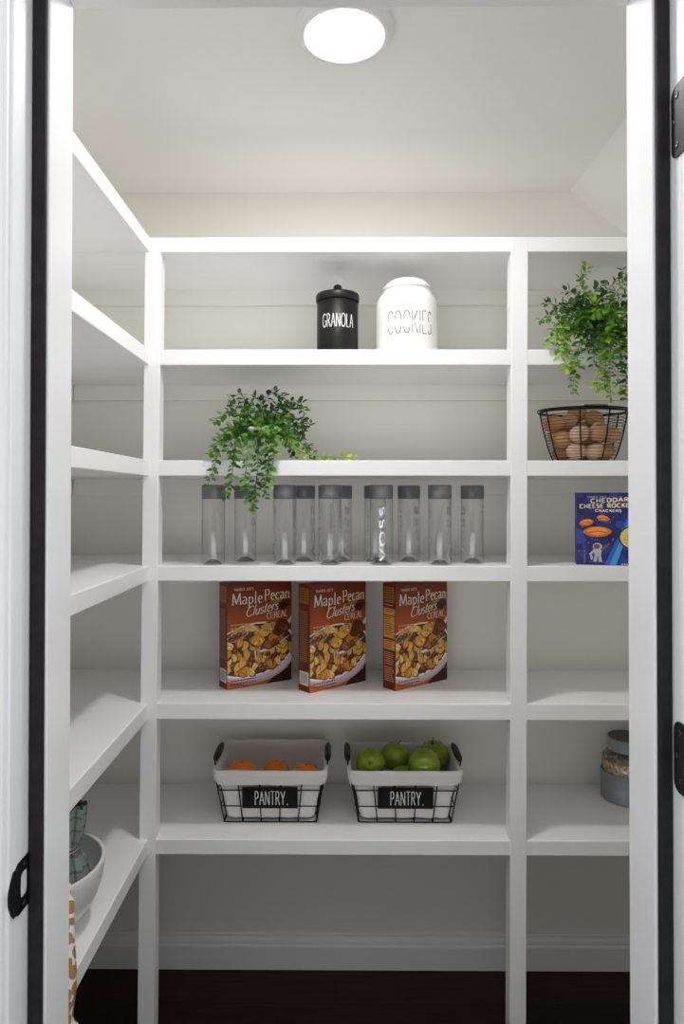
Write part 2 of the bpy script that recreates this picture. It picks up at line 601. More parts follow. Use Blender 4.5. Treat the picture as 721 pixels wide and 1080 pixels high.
# strike plate
def Yj(px):   # depth on the left jamb face
    lo, hi = .5, 1.2
    for _ in range(40):
        m = (lo+hi)/2
        if X(px, m) < WS_L: hi = m
        else: lo = m
    return lo
def ZL(px, py):
    return Z(py, Yj(px), px)
b = MB()
yr, yl = Yj(32), Yj(11)
zt, zb = ZL(32, 897.5), ZL(32, 950.5)
zc = (zt+zb)/2; hh = (zt-zb)/2
outer, inner = [], []
hy0, hy1, hz = Yj(22.5), Yj(30), .0165
cy = (hy0+hy1)/2
for k in range(48):
    a = 2*PI*k/48
    c_, s_ = math.cos(a), math.sin(a)
    # outer: straight on the stop side, bowed on the room side
    t = min(1/abs(c_) if abs(c_) > 1e-6 else 9, 1/abs(s_) if abs(s_) > 1e-6 else 9)
    oy, oz = c_*t, s_*t
    if oy < 0: yy = cy+oy*(cy-yl)*(1-.28*abs(oz)**2.2)
    else: yy = cy+oy*(yr-cy)
    outer.append((yy, zc+oz*hh*(1-(.12 if oy < -.7 else 0)*abs(oz))))
    e = 2/(abs(c_)**4+abs(s_)**4)**.25/2
    inner.append((cy+c_*e*(hy1-hy0)/2, zc+s_*e*hz))
vs = []
for q in (0.0005, .002):
    for y, z in outer:
        lip = max(0, (Y_ROOM+.006-y))       # the lip bends round the jamb edge
        vs.append((WS_L+q-lip*lip*22, y, z))
    for y, z in inner: vs.append((WS_L+q, y, z))
fs = []
for k in range(48):
    j = (k+1) % 48
    fs += [(96+k, 96+j, 144+j, 144+k), (k, 48+k, 48+j, j), (k, j, 96+j, 96+k), (48+k, 144+k, 144+j, 48+j)]
b.add(vs, fs)
sp = b.build('strike_plate', BLACKM, door, auto=True)
sp['label'] = 'black strike plate on the left jamb'
for py in (909, 949):
    yy = Yj(26.5)
    screw(sp, (WS_L+.002, yy, zc+(hh*.76 if py < 930 else -hh*.76)), 1)

# ------------------------------------------------------------------ baseboard
def base_prof(b, x0, x1, yw):
    h = .098
    prof = [(0, 0), (-.015, 0), (-.015, .066), (-.0135, .070), (-.010, .0715), (-.010, .077), (-.0085, .083), (-.005, .090), (-.004, h), (0, h)]
    n = len(prof)
    vs = [(x, yw+y, z) for x in (x0, x1) for y, z in prof]
    b.add(vs, [list(range(n)), list(reversed(range(n, 2*n)))]+[(i, (i+1) % n, (i+1) % n+n, i+n) for i in range(n)])
b = MB(); base_prof(b, XL+.016, XR-.016, Y_BACK); struct(b.build('baseboard_back', TRIMP, auto=True))
b = MB(); b.box(XL, XL+.015, Y_R1, Y_BACK, 0, .098, .003); struct(b.build('baseboard_left', TRIMP))
b = MB(); b.box(XR-.015, XR, Y_R1, Y_BACK, 0, .098, .003); struct(b.build('baseboard_right', TRIMP))

# ------------------------------------------------------------------ shelving
unit = thing('shelving_unit', (0, 0, 0), 'white painted built-in shelves with square posts along the back and left walls', 'shelves')
TOPS = [250, 368.5, 485.5, 597, 742, 886]
BOTS = [265.8, 385, 502, 613.2, 759.3, 902]
SZ = [(Z(t, Y_SH), Z(bt, Y_SH)) for t, bt in zip(TOPS, BOTS)]
PD = .042
pxs = [((151.5, 168.5), (146.8, 164.2)), ((539.2, 557), (536.2, 553.5))]
for i, (zt_, zb_) in enumerate(SZ):
    part('shelf', WHITE, unit, lambda b: b.box(XL, XR, Y_SH, Y_BACK, zb_, zt_, .0022))
    part('side_shelf', WHITE, unit, lambda b: b.box(XL, XL_SH, Y_R1, Y_SH+.001, zb_, zt_, .0022))
    ch = .045
    def cl(b):
        b.box(XL+.02, XR-.02, Y_BACK-.019, Y_BACK, zb_-ch, zb_, .0012)
    part('cleat', WALLM, unit, cl)
    part('cleat', WALLM, unit, lambda b: b.box(XL, XL+.019, Y_R1, Y_BACK-.02, zb_-ch, zb_, .0012))
    part('cleat', WALLM, unit, lambda b: b.box(XR-.019, XR, Y_SH, Y_BACK-.02, zb_-ch, zb_, .0012))
def post(b, top, bot):
    za, zb2 = SZ[0][0]-.0006, 0
    zt_ = Z(300, Y_SH); zl_ = Z(1075, Y_SH)
    xa = [X(p, Y_SH) for p in top]; xb = [X(p, Y_SH) for p in bot]
    def xx(k, z): return xa[k]+(xb[k]-xa[k])*(z-zt_)/(zl_-zt_)
    bm = bmesh.new(); bmesh.ops.create_cube(bm, size=1)
    for v in bm.verts:
        z = za if v.co.z > 0 else zb2
        v.co = Vector((xx(1 if v.co.x > 0 else 0, z), Y_SH-.0008 if v.co.y < 0 else Y_SH+PD, z))
    bmesh.ops.bevel(bm, geom=list(bm.edges), offset=.002, segments=2, profile=.5, affect='EDGES')
    b.bm(bm)
for t, bt in pxs: part('post', WHITE, unit, lambda b: post(b, t, bt))

# ------------------------------------------------------------------ ceiling light
cl = P(363, 29, 1)
k = (ZC-H)/(cl.z-H)
CLX, CLY = cl.x*k, k
lt = thing('ceiling_light', (CLX, CLY, ZC), 'round flush white LED light glowing on the pantry ceiling', 'ceiling light')
R0 = .0945
part('trim_ring', TRIMP, lt, lambda b: b.lathe([(R0-.022, -.017), (R0-.016, -.0195), (R0-.008, -.018), (R0-.002, -.011), (R0, -.003), (R0, 0)], 64, cap=False))
part('diffuser', LAMP, lt, lambda b: b.lathe([(0, -.022), (.03, -.0215), (.055, -.0197), (R0-.0215, -.0165), (R0-.0215, -.004)], 64, cap=False))

# ------------------------------------------------------------------ canisters on the second shelf
Z2, Z3, Z4, Z5, Z6 = [SZ[i][0] for i in (1, 2, 3, 4, 5)]
BLKCER = mat('black_ceramic', rgb(22, 22, 23), .42, spec=.3)
WHTCER = mat('white_ceramic', rgb(240, 240, 238), .16, coat=.3)
Yc = 1.80
c1 = thing('canister', (X(355.7, Yc), Yc, Z2), 'black ceramic canister with knobbed lid lettered GRANOLA in white', 'canister')
r = .0548
zl = Z(313.5, Yc-r)-Z2
zt = Z(303.5, Yc)-Z2
part('body', BLKCER, c1, lambda b: b.lathe([(r-.004, 0), (r-.001, .0015), (r, .005), (r, zl-.002), (r-.003, zl)], 56))
def lid1(b):
    b.lathe([(r+.0005, zl+.0003), (r+.0025, zl+.002), (r+.003, zl+.008), (r+.003, zl+.017), (r+.001, zl+.021), (r-.006, zl+.0235),
             (.03, zl+.027), (.018, zl+.028), (0, zl+.0285)], 56)
part('lid', BLKCER, c1, lid1)
kn = MB()
kz = zl+.027
kn.lathe([(.008, kz), (.0065, kz+.004), (.0085, kz+.008), (.0112, kz+.013), (.0105, kz+.018), (.006, kz+.0215), (0, kz+.0222)], 28)
kn.build('knob', BLKCER, c1.children[-1])
def cyl(rad, lift_sign=1):
    def f(u, v, l):
        a = u/rad
        return ((rad+l)*math.sin(a), -(rad+l)*math.cos(a), v)
    return f
def lettered(txt, rad, width, z0, h, w, col, parent, off=0, vary=True):
    off_a = 1.0
    A = Art(9, 9, lambda u, v, l: cyl(rad)(u-off_a+off, v, l), lift0=.0004, dl=0)
    A.text(txt, off_a-width/2, z0, h, w, w, col, width=width, gap=.2)
    return A.build('lettering', PAINTED, parent)
z0 = Z(344, Yc-r)-Z2; z1 = Z(330, Yc-r)-Z2
lettered('GRANOLA', r, .086, z0, z1-z0, .0017, rgb(235, 235, 235), c1, off=.001)

c2 = thing('canister', (X(428.8, Yc), Yc, Z2), 'white ceramic canister with rounded lid lettered COOKIES in black', 'canister')
R = .0815
zs = Z(318, Yc)-Z2; zn = Z(309, Yc)-Z2; ztop = Z(297.5, Yc)-Z2
part('body', WHTCER, c2, lambda b: b.lathe([(R-.006, 0), (R-.002, .002), (R, .008), (R+.0005, zs*.5), (R, zs-.012), (R-.003, zs), (R-.009, zs+.008), (R-.017, zn), (R-.02, zn+.001)], 64))
lz = zn+.0015
l2 = part('lid', WHTCER, c2, lambda b: b.lathe([(R-.021, lz), (R-.0165, lz+.002), (R-.0155, lz+.006), (R-.0175, lz+.011), (R-.022, lz+.016), (R-.027, lz+.022),
     (R-.032, ztop-.002), (R-.04, ztop), (.02, ztop+.0015), (0, ztop+.002)], 64))
part('knob', WHTCER, l2, lambda b: b.lathe([(.009, ztop), (.007, ztop+.004), (.009, ztop+.008), (.006, ztop+.012), (0, ztop+.013)], 24))
z0 = Z(351, Yc-R)-Z2; z1 = Z(327, Yc-R)-Z2
lettered('COOKIES', R, .122, z0, z1-z0, .0017, rgb(45, 42, 42), c2, off=.001)

# ------------------------------------------------------------------ bottles on the fourth shelf
CAPM = mat('grey_cap', rgb(112, 112, 116), .34, spec=.5)
PLAST = clear_mat('clear_plastic', (.985, .987, .99, 1), (.80, .81, .815, 1), .1)
BASEM = clear_mat('bottle_base', (.62, .62, .65, 1), (.25, .25, .28, 1), .05)
HB = Z(511.5, 1.73)-Z4
RB = .0295
def make_bottle():
    t = thing('water_bottle', (0, 0, 0), '', 'bottle')
    hc = .036
    def body(b):
        b.lathe([(RB-.004, .0008), (RB-.001, .002), (RB, .006), (RB, HB-hc-.001), (RB-.003, HB-hc+.0015), (RB-.004, HB-hc+.002)], 40, cap=False)
    part('bottle_body', PLAST, t, body)
    part('bottle_base', BASEM, t, lambda b: b.lathe([(RB-.0045, .0006), (RB-.009, .003), (RB-.014, .008), (.008, .0115), (0, .012)], 40, cap=False))
    def cap(b):
        b.lathe([(RB-.003, HB-hc+.0005), (RB+.0001, HB-hc+.001), (RB+.0005, HB-hc+.002), (RB+.0005, HB-.002), (RB-.001, HB-.0004), (RB-.002, HB), (0, HB)], 40)
        for k in range(5):      # fine grooves at the foot of the cap
            zz = HB-hc+.003+k*.0016
            b.tube([((RB+.0005)*math.cos(2*PI*j/40), (RB+.0005)*math.sin(2*PI*j/40), zz) for j in range(40)], .0004, 5, True)
    part('cap', CAPM, t, cap)
    A = Art(9, 9, lambda u, v, l: cyl(RB)(u-1, v, l), lift0=.0004, dl=0)
    A.text('VOSS', 1.006, .012, .0135, .0028, .0028, (1, 1, 1, 1), vert=True, width=.135, gap=.25)
    A.build('lettering', SILVER, t)
    A = Art(9, 9, lambda u, v, l: cyl(RB)(u-1, v, l), lift0=.0004, dl=0)
    for k in range(9):      # the small print on the far side
        A.rect(1.088+.0004, 1.089+.003*(.6+.4*((k*7) % 3)/2), .03+k*.0125, .03+k*.0125+.006, (1, 1, 1, 1))
    A.build('small_print', SILVER, t)
    return t
proto = make_bottle()
F_, B_ = 1.735, 1.815
spots = [(225, F_, -1.15, 'clear bottle with grey cap at the left end of the bottle row'),
         (258.7, B_, 2.4, 'clear grey-capped bottle half covered by the trailing plant'),
         (300.2, F_, -1.0, 'clear grey-capped bottle third from left, front of a touching pair'),
         (320.3, B_, 2.2, 'clear grey-capped bottle fourth from left, tucked behind its right-leaning pair'),
         (347.8, F_, -1.05, 'clear grey-capped bottle fifth from left, front of the middle pair'),
         (359.4, B_, 2.6, 'clear grey-capped bottle mostly hidden behind the fifth from left'),
         (395.5, B_, 2.5, 'clear grey-capped bottle hidden behind the one with large lettering'),
         (401.9, F_, .06, 'clear grey-capped bottle with its large vertical lettering facing front'),
         (431, B_, 2.3, 'clear grey-capped bottle third from the right end of the row'),
         (463.5, F_, 2.1, 'clear grey-capped bottle second from the right end of the row'),
         (497.8, F_+.04, -1.1, 'clear grey-capped bottle at the right end of the row')]
spots[3] = spots[3][:3]+('clear grey-capped bottle fourth from left, behind the third',)
for i, (px, Y, rz, lab) in enumerate(spots):
    o = proto if i == 0 else copy_tree(proto)
    o.location = (X(px, Y), Y, Z4)
    o.rotation_euler = (0, 0, rz)
    tag(o, lab, 'bottle', 'clear water bottles on the fourth shelf')

# ------------------------------------------------------------------ cereal boxes on the fifth shelf
CW, CT, CH = .197, .049, .2825
CARTON = mat('cereal_carton', rgb(104, 38, 20), .42)
CREAM = rgb(240, 232, 214)

def cereal_front(parent):
    W, Hh = CW, CH
    A = Art(W, Hh, lambda u, v, l: (u-W/2, -CT/2-l, v))
    q = random.Random(11)
    # printed ground: dark maroon top, orange brown middle
    stops = [(0, (172, 84, 42)), (.06, (170, 76, 36)), (.2, (120, 45, 22)), (.45, (150, 62, 24)), (.62, (156, 64, 25)), (.78, (128, 48, 22)), (.9, (112, 38, 20)), (1, (96, 30, 18))]
    N = 26
    for k in range(N):
        t = (k+.5)/N
        for (a, ca), (b_, cb) in zip(stops, stops[1:]):
            if a <= t <= b_:
                f = (t-a)/(b_-a)
                c = [ca[i]+(cb[i]-ca[i])*f for i in range(3)]
        A.rect(0, W, Hh*k/N, Hh*(k+1)/N, rgb(c[0]*1.12, c[1]*1.28, c[2]*1.15))
    A.up()
    # blurred pecan cluster behind the name
    for (u, v, a, b_, c) in ((.78, .855, .24, .035, (140, 70, 24)), (.76, .80, .16, .028, (150, 84, 28)), (.80, .775, .19, .05, (92, 44, 20)),
                             (.74, .79, .1, .03, (176, 112, 40)), (.84, .745, .1, .035, (60, 28, 16)), (.66, .775, .06, .02, (150, 92, 40))):
        A.ell(u*W, v*Hh, a*W, b_*Hh, rgb(*c), q.uniform(-.3, .3), jag=.08, r=q); A.up()
    # dark lower right corner
    A.poly([(.60*W, 0), (W, 0), (W, .33*Hh), (.8*W, .1*Hh)], rgb(66, 24, 20)); A.up()
    # bowl: outside, rim, milk and flakes
    cx, cy, a, b_ = .40*W, .345*Hh, .66*W, .235*Hh
    A.ell(cx, cy-.058*Hh, a*.985, b_*1.12, rgb(196, 166, 176), -.0, 48); A.up()
    A.ell(cx+.01*W, cy-.036*Hh, a*.985, b_*1.1, rgb(214, 190, 198), -.0, 48); A.up()
    A.ell(cx, cy, a, b_*1.1, rgb(240, 232, 232), .1, 48); A.up()
    A.ell(cx-.005*W, cy+.002*Hh, a*.955, b_*1.03, rgb(96, 52, 30), .1, 48); A.up()
    A.ell(.16*W, .50*Hh, .2*W, .045*Hh, rgb(190, 184, 190), .35, 24); A.up()
    A.ell(.14*W, .485*Hh, .16*W, .03*Hh, rgb(110, 92, 92), .35, 24, .12, q); A.up()
    gold = [(206, 146, 58), (222, 170, 84), (196, 128, 46), (228, 188, 112), (212, 156, 70)]
    brown = [(122, 66, 34), (96, 48, 26), (142, 82, 46), (78, 40, 24), (158, 98, 62)]
    pts = []
    for k in range(420):
        t, rr = q.uniform(0, 2*PI), math.sqrt(q.random())
        u, v = cx+a*.9*rr*math.cos(t), cy+b_*.93*rr*math.sin(t)
        if not (0 < u < W): continue
        if all(math.hypot(u-p, (v-w)) > .0118 for p, w in pts): pts.append((u, v))
    q.shuffle(pts)
    for u, v in pts:
        if q.random() < .5:
            c = q.choice(brown)
            A.ell(u, v, q.uniform(.006, .011), q.uniform(.005, .009), rgb(*c), q.uniform(0, 3), 12, .2, q); A.up()
            A.ell(u-.001, v+.0015, .0035, .003, rgb(*[min(255, x+44) for x in c]), q.uniform(0, 3), 9, .25, q); A.up()
            A.ell(u+.003, v-.002, .003, .002, rgb(*[x*.6 for x in c]), q.uniform(0, 3), 9, .25, q); A.up()
        else:
            c = q.choice(gold); ro = q.uniform(0, 3)
            A.ell(u+.001, v-.0018, .0150, .0112, rgb(104, 56, 26), ro, 11, .2, q); A.up()
            A.ell(u, v, .0145, .0102, rgb(*c), ro, 11, .2, q); A.up()
            A.ell(u-.0035*math.cos(ro), v-.0035*math.sin(ro)+.001, .0085, .0062, rgb(*[min(255, x+22) for x in c]), ro+.4, 10, .25, q); A.up()
            du, dv = .011*math.cos(ro), .011*math.sin(ro)
            A.stroke([(u-du*.8, v-dv*.8-.001), (u, v+.0012), (u+du*.9, v+dv*.9)], .0012, .0014, rgb(*[x*.74 for x in c])); A.up()
    # spoon and its heap
    A.poly([(1.0*W, .645*Hh), (.93*W, .59*Hh), (.80*W, .50*Hh), (.84*W, .475*Hh), (1.0*W, .585*Hh)], rgb(222, 212, 206)); A.up()
    A.poly([(.985*W, .45*Hh), (.9*W, .43*Hh), (.72*W, .375*Hh), (.5*W, .335*Hh), (.43*W, .345*Hh), (.5*W, .31*Hh), (.66*W, .325*Hh), (.84*W, .39*Hh)], rgb(196, 184, 196)); A.up()
    A.poly([(.7*W, .355*Hh), (.5*W, .328*Hh), (.45*W, .338*Hh), (.52*W, .315*Hh), (.64*W, .33*Hh)], rgb(238, 232, 236)); A.up()
    for (u, v, s_, c) in ((.60, .47, .032, gold[0]), (.70, .52, .03, gold[0]), (.54, .42, .026, brown[2]), (.66, .41, .028, brown[0]), (.74, .45, .028, gold[2]),
                          (.46, .43, .026, gold[4]), (.62, .54, .026, gold[4]), (.78, .5, .02, brown[1]), (.56, .50, .02, gold[1]), (.84, .56, .026, brown[1]), (.88, .53, .02, brown[0]), (.62, .38, .018, brown[4]), (.72, .40, .016, brown[2])):
        A.ell(u*W+.001, v*Hh-.002, s_*.86, s_*.62, rgb(84, 42, 20), 0, 14, .15, q); A.up()
        A.ell(u*W, v*Hh, s_*.8, s_*.58, rgb(*c), 0, 16, .16, q); A.up()
        for _ in range(4):
            kk_ = q.choice((.72, 1.15, 1.22))
            A.ell(u*W+q.uniform(-.5, .5)*s_, v*Hh+q.uniform(-.35, .35)*s_, s_*.25, s_*.14, rgb(*[min(255, x*kk_) for x in c]), q.uniform(0, 3), 9, .2, q); A.up()
    A.poly([(.41*W, .335*Hh), (.43*W, .34*Hh), (.425*W, .25*Hh), (.415*W, .25*Hh)], rgb(236, 226, 220)); A.up()
    # lettering
    A.text("TRADER JOE'S", .09*W, .925*Hh, .0062, .0011, .0009, rgb(226, 190, 180), width=.30*W); A.up()
    sh = .0007
    for d, c in ((sh, rgb(60, 18, 12)), (0, CREAM)):
        A.text('Maple', .07*W+d, .795*Hh-d, .030, .0034, .0011, c, width=.46*W, gap=.15, serif=.15)
        A.text('Pecan', .57*W+d, .81*Hh-d, .030, .0034, .0011, c, width=.39*W, gap=.15, serif=.13, rise=.02); A.up()
    for d, c in ((sh, rgb(70, 24, 14)), (0, CREAM)):
        A.text('Clusters', .27*W+d, .668*Hh-d, .026, .0026, .0012, c, width=.50*W, gap=.05, slant=.35, rise=.13); A.up()
    A.text('CEREAL', .60*W, .628*Hh, .0165, .0022, .001, rgb(232, 208, 190), width=.33*W, gap=.16, serif=.08, rise=.05); A.up()
    for k, (u0, u1) in enumerate(((.05, .33), (.05, .27), (.04, .22))):      # fine print, too small to read
        u = u0*W
        while u < u1*W:
            w = q.uniform(.004, .010)
            A.rect(u, min(u+w, u1*W), (.597-.032*k)*Hh, (.597-.032*k)*Hh+.0034, rgb(214, 164, 130)); u += w+.0025
    for k in range(2):
        u = .05*W
        while u < .42*W:
            w = q.uniform(.003, .009)
            A.rect(u, u+w, (.07-.03*k)*Hh, (.07-.03*k)*Hh+.0026, rgb(108, 42, 20)); u += w+.002
    A.rect(.90*W, .94*W, .125*Hh, .15*Hh, rgb(180, 150, 140))
    return A.build('front_print', INK, parent)


def cereal_side(parent, kind):
    W, Hh = CT, CH
    A = Art(W, Hh, lambda u, v, l: (-CW/2-l, CT/2-u, v))
    q = random.Random(5+kind)
    A.rect(0, W, 0, Hh, rgb(104, 36, 18)); A.up()
    A.rect(.14*W, .9*W, .82*Hh, .965*Hh, rgb(150, 100, 44)); A.up()
    for k in range(5):
        A.rect(.2*W, (.8-.07*(k % 2))*W, (.845+.024*k)*Hh, (.85+.024*k)*Hh+.002, rgb(112, 66, 28))
    if kind == 0:
        for k in range(26):
            v = (.74-.0185*k)*Hh
            A.rect(.14*W, (.86-.1*q.random())*W, v, v+.0022, rgb(150, 112, 84))
        A.rect(.1*W, .9*W, .06*Hh, .185*Hh, rgb(216, 208, 200)); A.up()
        u = .18*W
        while u < .8*W:
            w = q.choice((.0006, .001, .0014))
            A.rect(u, u+w, .075*Hh, .17*Hh, rgb(90, 88, 90)); u += w+.0009
    else:
        for v0, v1 in ((.70, .765), (.485, .69), (.375, .465)):
            A.rect(.07*W, .95*W, v0*Hh, v1*Hh, rgb(206, 152, 82)); A.up()
            n_ = int((v1-v0)*46)
            for k in range(n_):
                v = (v1-.014-.02*k)*Hh
                if v > v0*Hh+.002: A.rect(.12*W, (.5+.38*q.random())*W, v, v+.0018, rgb(116, 62, 30))
        A.up()
        for k in range(16):
            v = (.34-.0175*k)*Hh
            if k != 7: A.rect(.12*W, (.9-.15*q.random())*W, v, v+.0022, rgb(186, 134, 106))
        A.rect(.15*W, .8*W, .79*Hh, .8*Hh, rgb(190, 150, 110))
    return A.build('side_print', INK, parent)


def cereal_box(corner, ang, label, kind, src=None):
    fl = Vector(corner)
    c = fl+Vector((math.cos(ang)*CW/2-math.sin(ang)*CT/2, math.sin(ang)*CW/2+math.cos(ang)*CT/2))
    t = thing('cereal_box', (c.x, c.y, Z5), label, 'cereal box', ang, 'maple pecan cereal boxes on the fifth shelf')
    def carton(b):
        b.box(-CW/2, CW/2, -CT/2, CT/2, 0, CH, .0012, 2)
        b.box(-CW/2+.004, CW/2-.004, -CT/2+.004, CT/4, CH, CH+.0006)      # the glued top flap
    if src:
        for ch in src.children:
            if ch.name.split('.')[0] == 'side_print': continue
            n_ = ch.copy(); COL.objects.link(n_); n_.parent = t
    else:
        part('carton', CARTON, t, carton)
        cereal_front(t)
    cereal_side(t, kind)
    return t
def on_shelf5(px, py):
    lo, hi = 1.5, 2.2
    for _ in range(50):
        m = (lo+hi)/2
        if P(px, py, m).z > Z5: lo = m
        else: hi = m
    p = P(px, py, lo)
    return (p.x, p.y)
def ang(p, q_): return math.atan2(q_[1]-p[1], q_[0]-p[0])
f1, e1 = on_shelf5(239.3, 728), on_shelf5(306.3, 716.5)
f2, e2 = on_shelf5(326.5, 731.5), on_shelf5(386.8, 717.5)
f3, e3 = on_shelf5(416.8, 729), on_shelf5(472, 716)
bx = cereal_box(f1, ang(f1, e1), 'maple pecan cereal box at the left of the three, turned slightly left', 0)
cereal_box(f2, ang(f2, e2), 'maple pecan cereal box standing in the middle of the three', 0, bx)
cereal_box(f3, ang(f3, e3), 'maple pecan cereal box at the right, tan nutrition panel on its side', 1, bx)

# ------------------------------------------------------------------ cracker box on the fourth shelf, right bay
KW, KH, KT = .152, Z(519.5, 1.70, 630)-Z4, .05
CRK = mat('cracker_carton', rgb(34, 42, 108), .4)
KA = math.radians(-15)
kx0 = X(607.5, 1.738)
cb = thing('cracker_box', (kx0+KW/2*math.cos(KA)-KT/2*math.sin(KA), 1.738+KW/2*math.sin(KA)+KT/2*math.cos(KA), Z4), 'blue cheddar cracker box with space picture in the right bay', 'cracker box', KA)
part('carton', CRK, cb, lambda b: b.box(-KW/2, KW/2, -KT/2, KT/2, 0, KH, .001, 2))
A = Art(KW, KH, lambda u, v, l: (u-KW/2, -KT/2-l, v))
q = random.Random(3)
W, Hh = KW, KH
A.rect(0, W, 0, Hh, rgb(34, 40, 112)); A.up()
for k in range(46):
    c = q.choice(((44, 52, 140), (28, 30, 92), (52, 64, 156), (44, 30, 100), (30, 48, 130)))
    A.ell(q.uniform(0, W), q.uniform(0, Hh), q.uniform(.008, .02), q.uniform(.005, .014), rgb(*c), q.uniform(0, 3), 14, .15, q); A.up()
A.poly([(.50*W, 0), (.62*W, 0), (.95*W, .82*Hh), (.88*W, .8*Hh)], rgb(70, 150, 214)); A.up()
A.poly([(.44*W, 0), (.52*W, 0), (.89*W, .8*Hh), (.82*W, .72*Hh)], rgb(46, 98, 180)); A.up()
A.ell(.915*W, .385*Hh, .285*W*.92, .165*Hh, rgb(30, 26, 60), 0, 36); A.up()
A.ell(.925*W, .385*Hh, .265*W*.92, .155*Hh, rgb(226, 200, 126), 0, 36); A.up()
for k in range(16):
    A.ell(W*q.uniform(.75, 1.0), Hh*q.uniform(.28, .49), q.uniform(.002, .005), q.uniform(.0015, .004), rgb(*q.choice(((208, 178, 104), (238, 216, 150), (196, 166, 98)))), 0, 10, .2, q); A.up()
for (u, v, a, b_, ro) in ((.16, .585, .115, .046, .2), (.42, .645, .105, .04, -.2), (.33, .46, .225, .072, .02)):
    def lens(sc, du=0, dv=0):
        pp = []
        for kk in range(20):
            tt = 2*PI*kk/20
            e_ = .86 if abs(math.cos(tt)) > .6 else 1.0
            x, y = a*W*math.cos(tt)*sc, b_*Hh*math.sin(tt)*sc*e_
            pp.append((u*W+x*math.cos(ro)-y*math.sin(ro)+du, v*Hh+x*math.sin(ro)+y*math.cos(ro)+dv))
        return pp
    A.poly(lens(1.06, .001, -.0015), rgb(70, 30, 30)); A.up()
    A.poly(lens(1), rgb(212, 112, 30)); A.up()
    A.poly(lens(.72, 0, .002), rgb(240, 154, 56)); A.up()
    A.stroke([(u*W-a*W*.6, v*Hh-b_*Hh*.15), (u*W, v*Hh+b_*Hh*.15), (u*W+a*W*.6, v*Hh-b_*Hh*.1)], .0022, .0022, rgb(176, 78, 18)); A.up()
# little astronaut with a telescope
g, g2 = rgb(176, 176, 186), rgb(96, 90, 108)
A.ell(.33*W, .255*Hh, .075*W, .05*Hh, g, 0, 18); A.up()
A.ell(.32*W, .255*Hh, .05*W, .033*Hh, rgb(120, 84, 70), 0, 18); A.up()
A.poly([(.27*W, .215*Hh), (.40*W, .215*Hh), (.385*W, .13*Hh), (.285*W, .13*Hh)], g); A.up()
A.poly([(.285*W, .13*Hh), (.33*W, .13*Hh), (.32*W, .045*Hh), (.265*W, .045*Hh)], g); A.poly([(.34*W, .13*Hh), (.385*W, .13*Hh), (.405*W, .045*Hh), (.35*W, .045*Hh)], g); A.up()
A.stroke([(.39*W, .205*Hh), (.45*W, .25*Hh), (.52*W, .30*Hh)], .005, .004, g2); A.up()
A.stroke([(.28*W, .20*Hh), (.22*W, .15*Hh), (.24*W, .11*Hh)], .005, .004, g); A.up()
A.stroke([(.13*W, .03*Hh), (.13*W, .16*Hh)], .005, .005, g2); A.ell(.13*W, .19*Hh, .02*W, .02*Hh, g2); A.up()
A.stroke([(.2*W, .045*Hh), (.48*W, .04*Hh)], .002, .002, g2); A.ell(.24*W, .1*Hh, .02*W, .03*Hh, g); A.up()
for k in range(34):
    u, v, s_ = q.uniform(.02, .98)*W, q.uniform(.02, .97)*Hh, q.uniform(.0007, .0018)
    if (.2 < u/W < .5 and v/Hh < .3) or (u/W > .7 and .2 < v/Hh < .56): continue
    A.poly([(u-s_*2, v), (u, v-s_*.5), (u+s_*2, v), (u, v+s_*.5)], rgb(126, 176, 232)); A.poly([(u-s_*.5, v), (u, v-s_*2), (u+s_*.5, v), (u, v+s_*2)], rgb(126, 176, 232))
A.up()
yel = rgb(238, 224, 180)
A.text("TRADER JOE'S", .17*W, .925*Hh, .0052, .0011, .0009, rgb(150, 160, 200), width=.3*W)
for d, c in ((.0006, rgb(18, 18, 50)), (0, yel)):
    A.text('CHEDDAR', .23*W+d, .858*Hh-d, .0098, .0030, .0019, c, width=.58*W, gap=.32, rise=.05)
    A.text('CHEESE ROCKETS', .055*W+d, .783*Hh-d, .0098, .0028, .0018, c, width=.89*W, gap=.32, rise=.03)
    A.text('CRACKERS', .30*W+d, .735*Hh-d, .0058, .0018, .0012, c, width=.40*W, gap=.26); A.up()
for k in range(6):
    A.rect(.70*W+k*.006, .70*W+k*.006+.0045, .012*Hh, .012*Hh+.003, rgb(190, 196, 220))
A.build('front_print', INK, cb)

# ------------------------------------------------------------------ wire baskets of fruit on the sixth shelf
WIREM = mat('black_wire', rgb(26, 24, 24), .42, .5)
LINER = mat('white_cotton', rgb(234, 231, 228), .9, spec=.15, bump=.25, bump_scale=90)
GRIP1 = mat('dark_wood_grip', rgb(34, 27, 25), .5, noise_amt=.3, noise_scale=40)
PLATE = mat('chalk_black', rgb(13, 13, 14), .55, spec=.2)
BH = .136
def half(z):
    t = z/BH
    return (.122+(.1455-.122)*t, .085+(.101-.085)*t)
def rrect(hx, hy, r, n=6, per=None):
    out = []
    for cx_, cy_, a0 in ((hx-r, -hy+r, -90), (hx-r, hy-r, 0), (-hx+r, hy-r, 90), (-hx+r, -hy+r, 180)):
        for k in range(n+1):
            a = math.radians(a0+90*k/n)
            out.append((cx_+r*math.cos(a), cy_+r*math.sin(a)))
    return out
def dense(loop, step=.006):
    out = []
    n_ = len(loop)
    for i in range(n_):
        a, b = loop[i], loop[(i+1) % n_]
        k = max(1, int(math.hypot(b[0]-a[0], b[1]-a[1])/step))
        out += [(a[0]+(b[0]-a[0])*j/k, a[1]+(b[1]-a[1])*j/k) for j in range(k)]
    return out

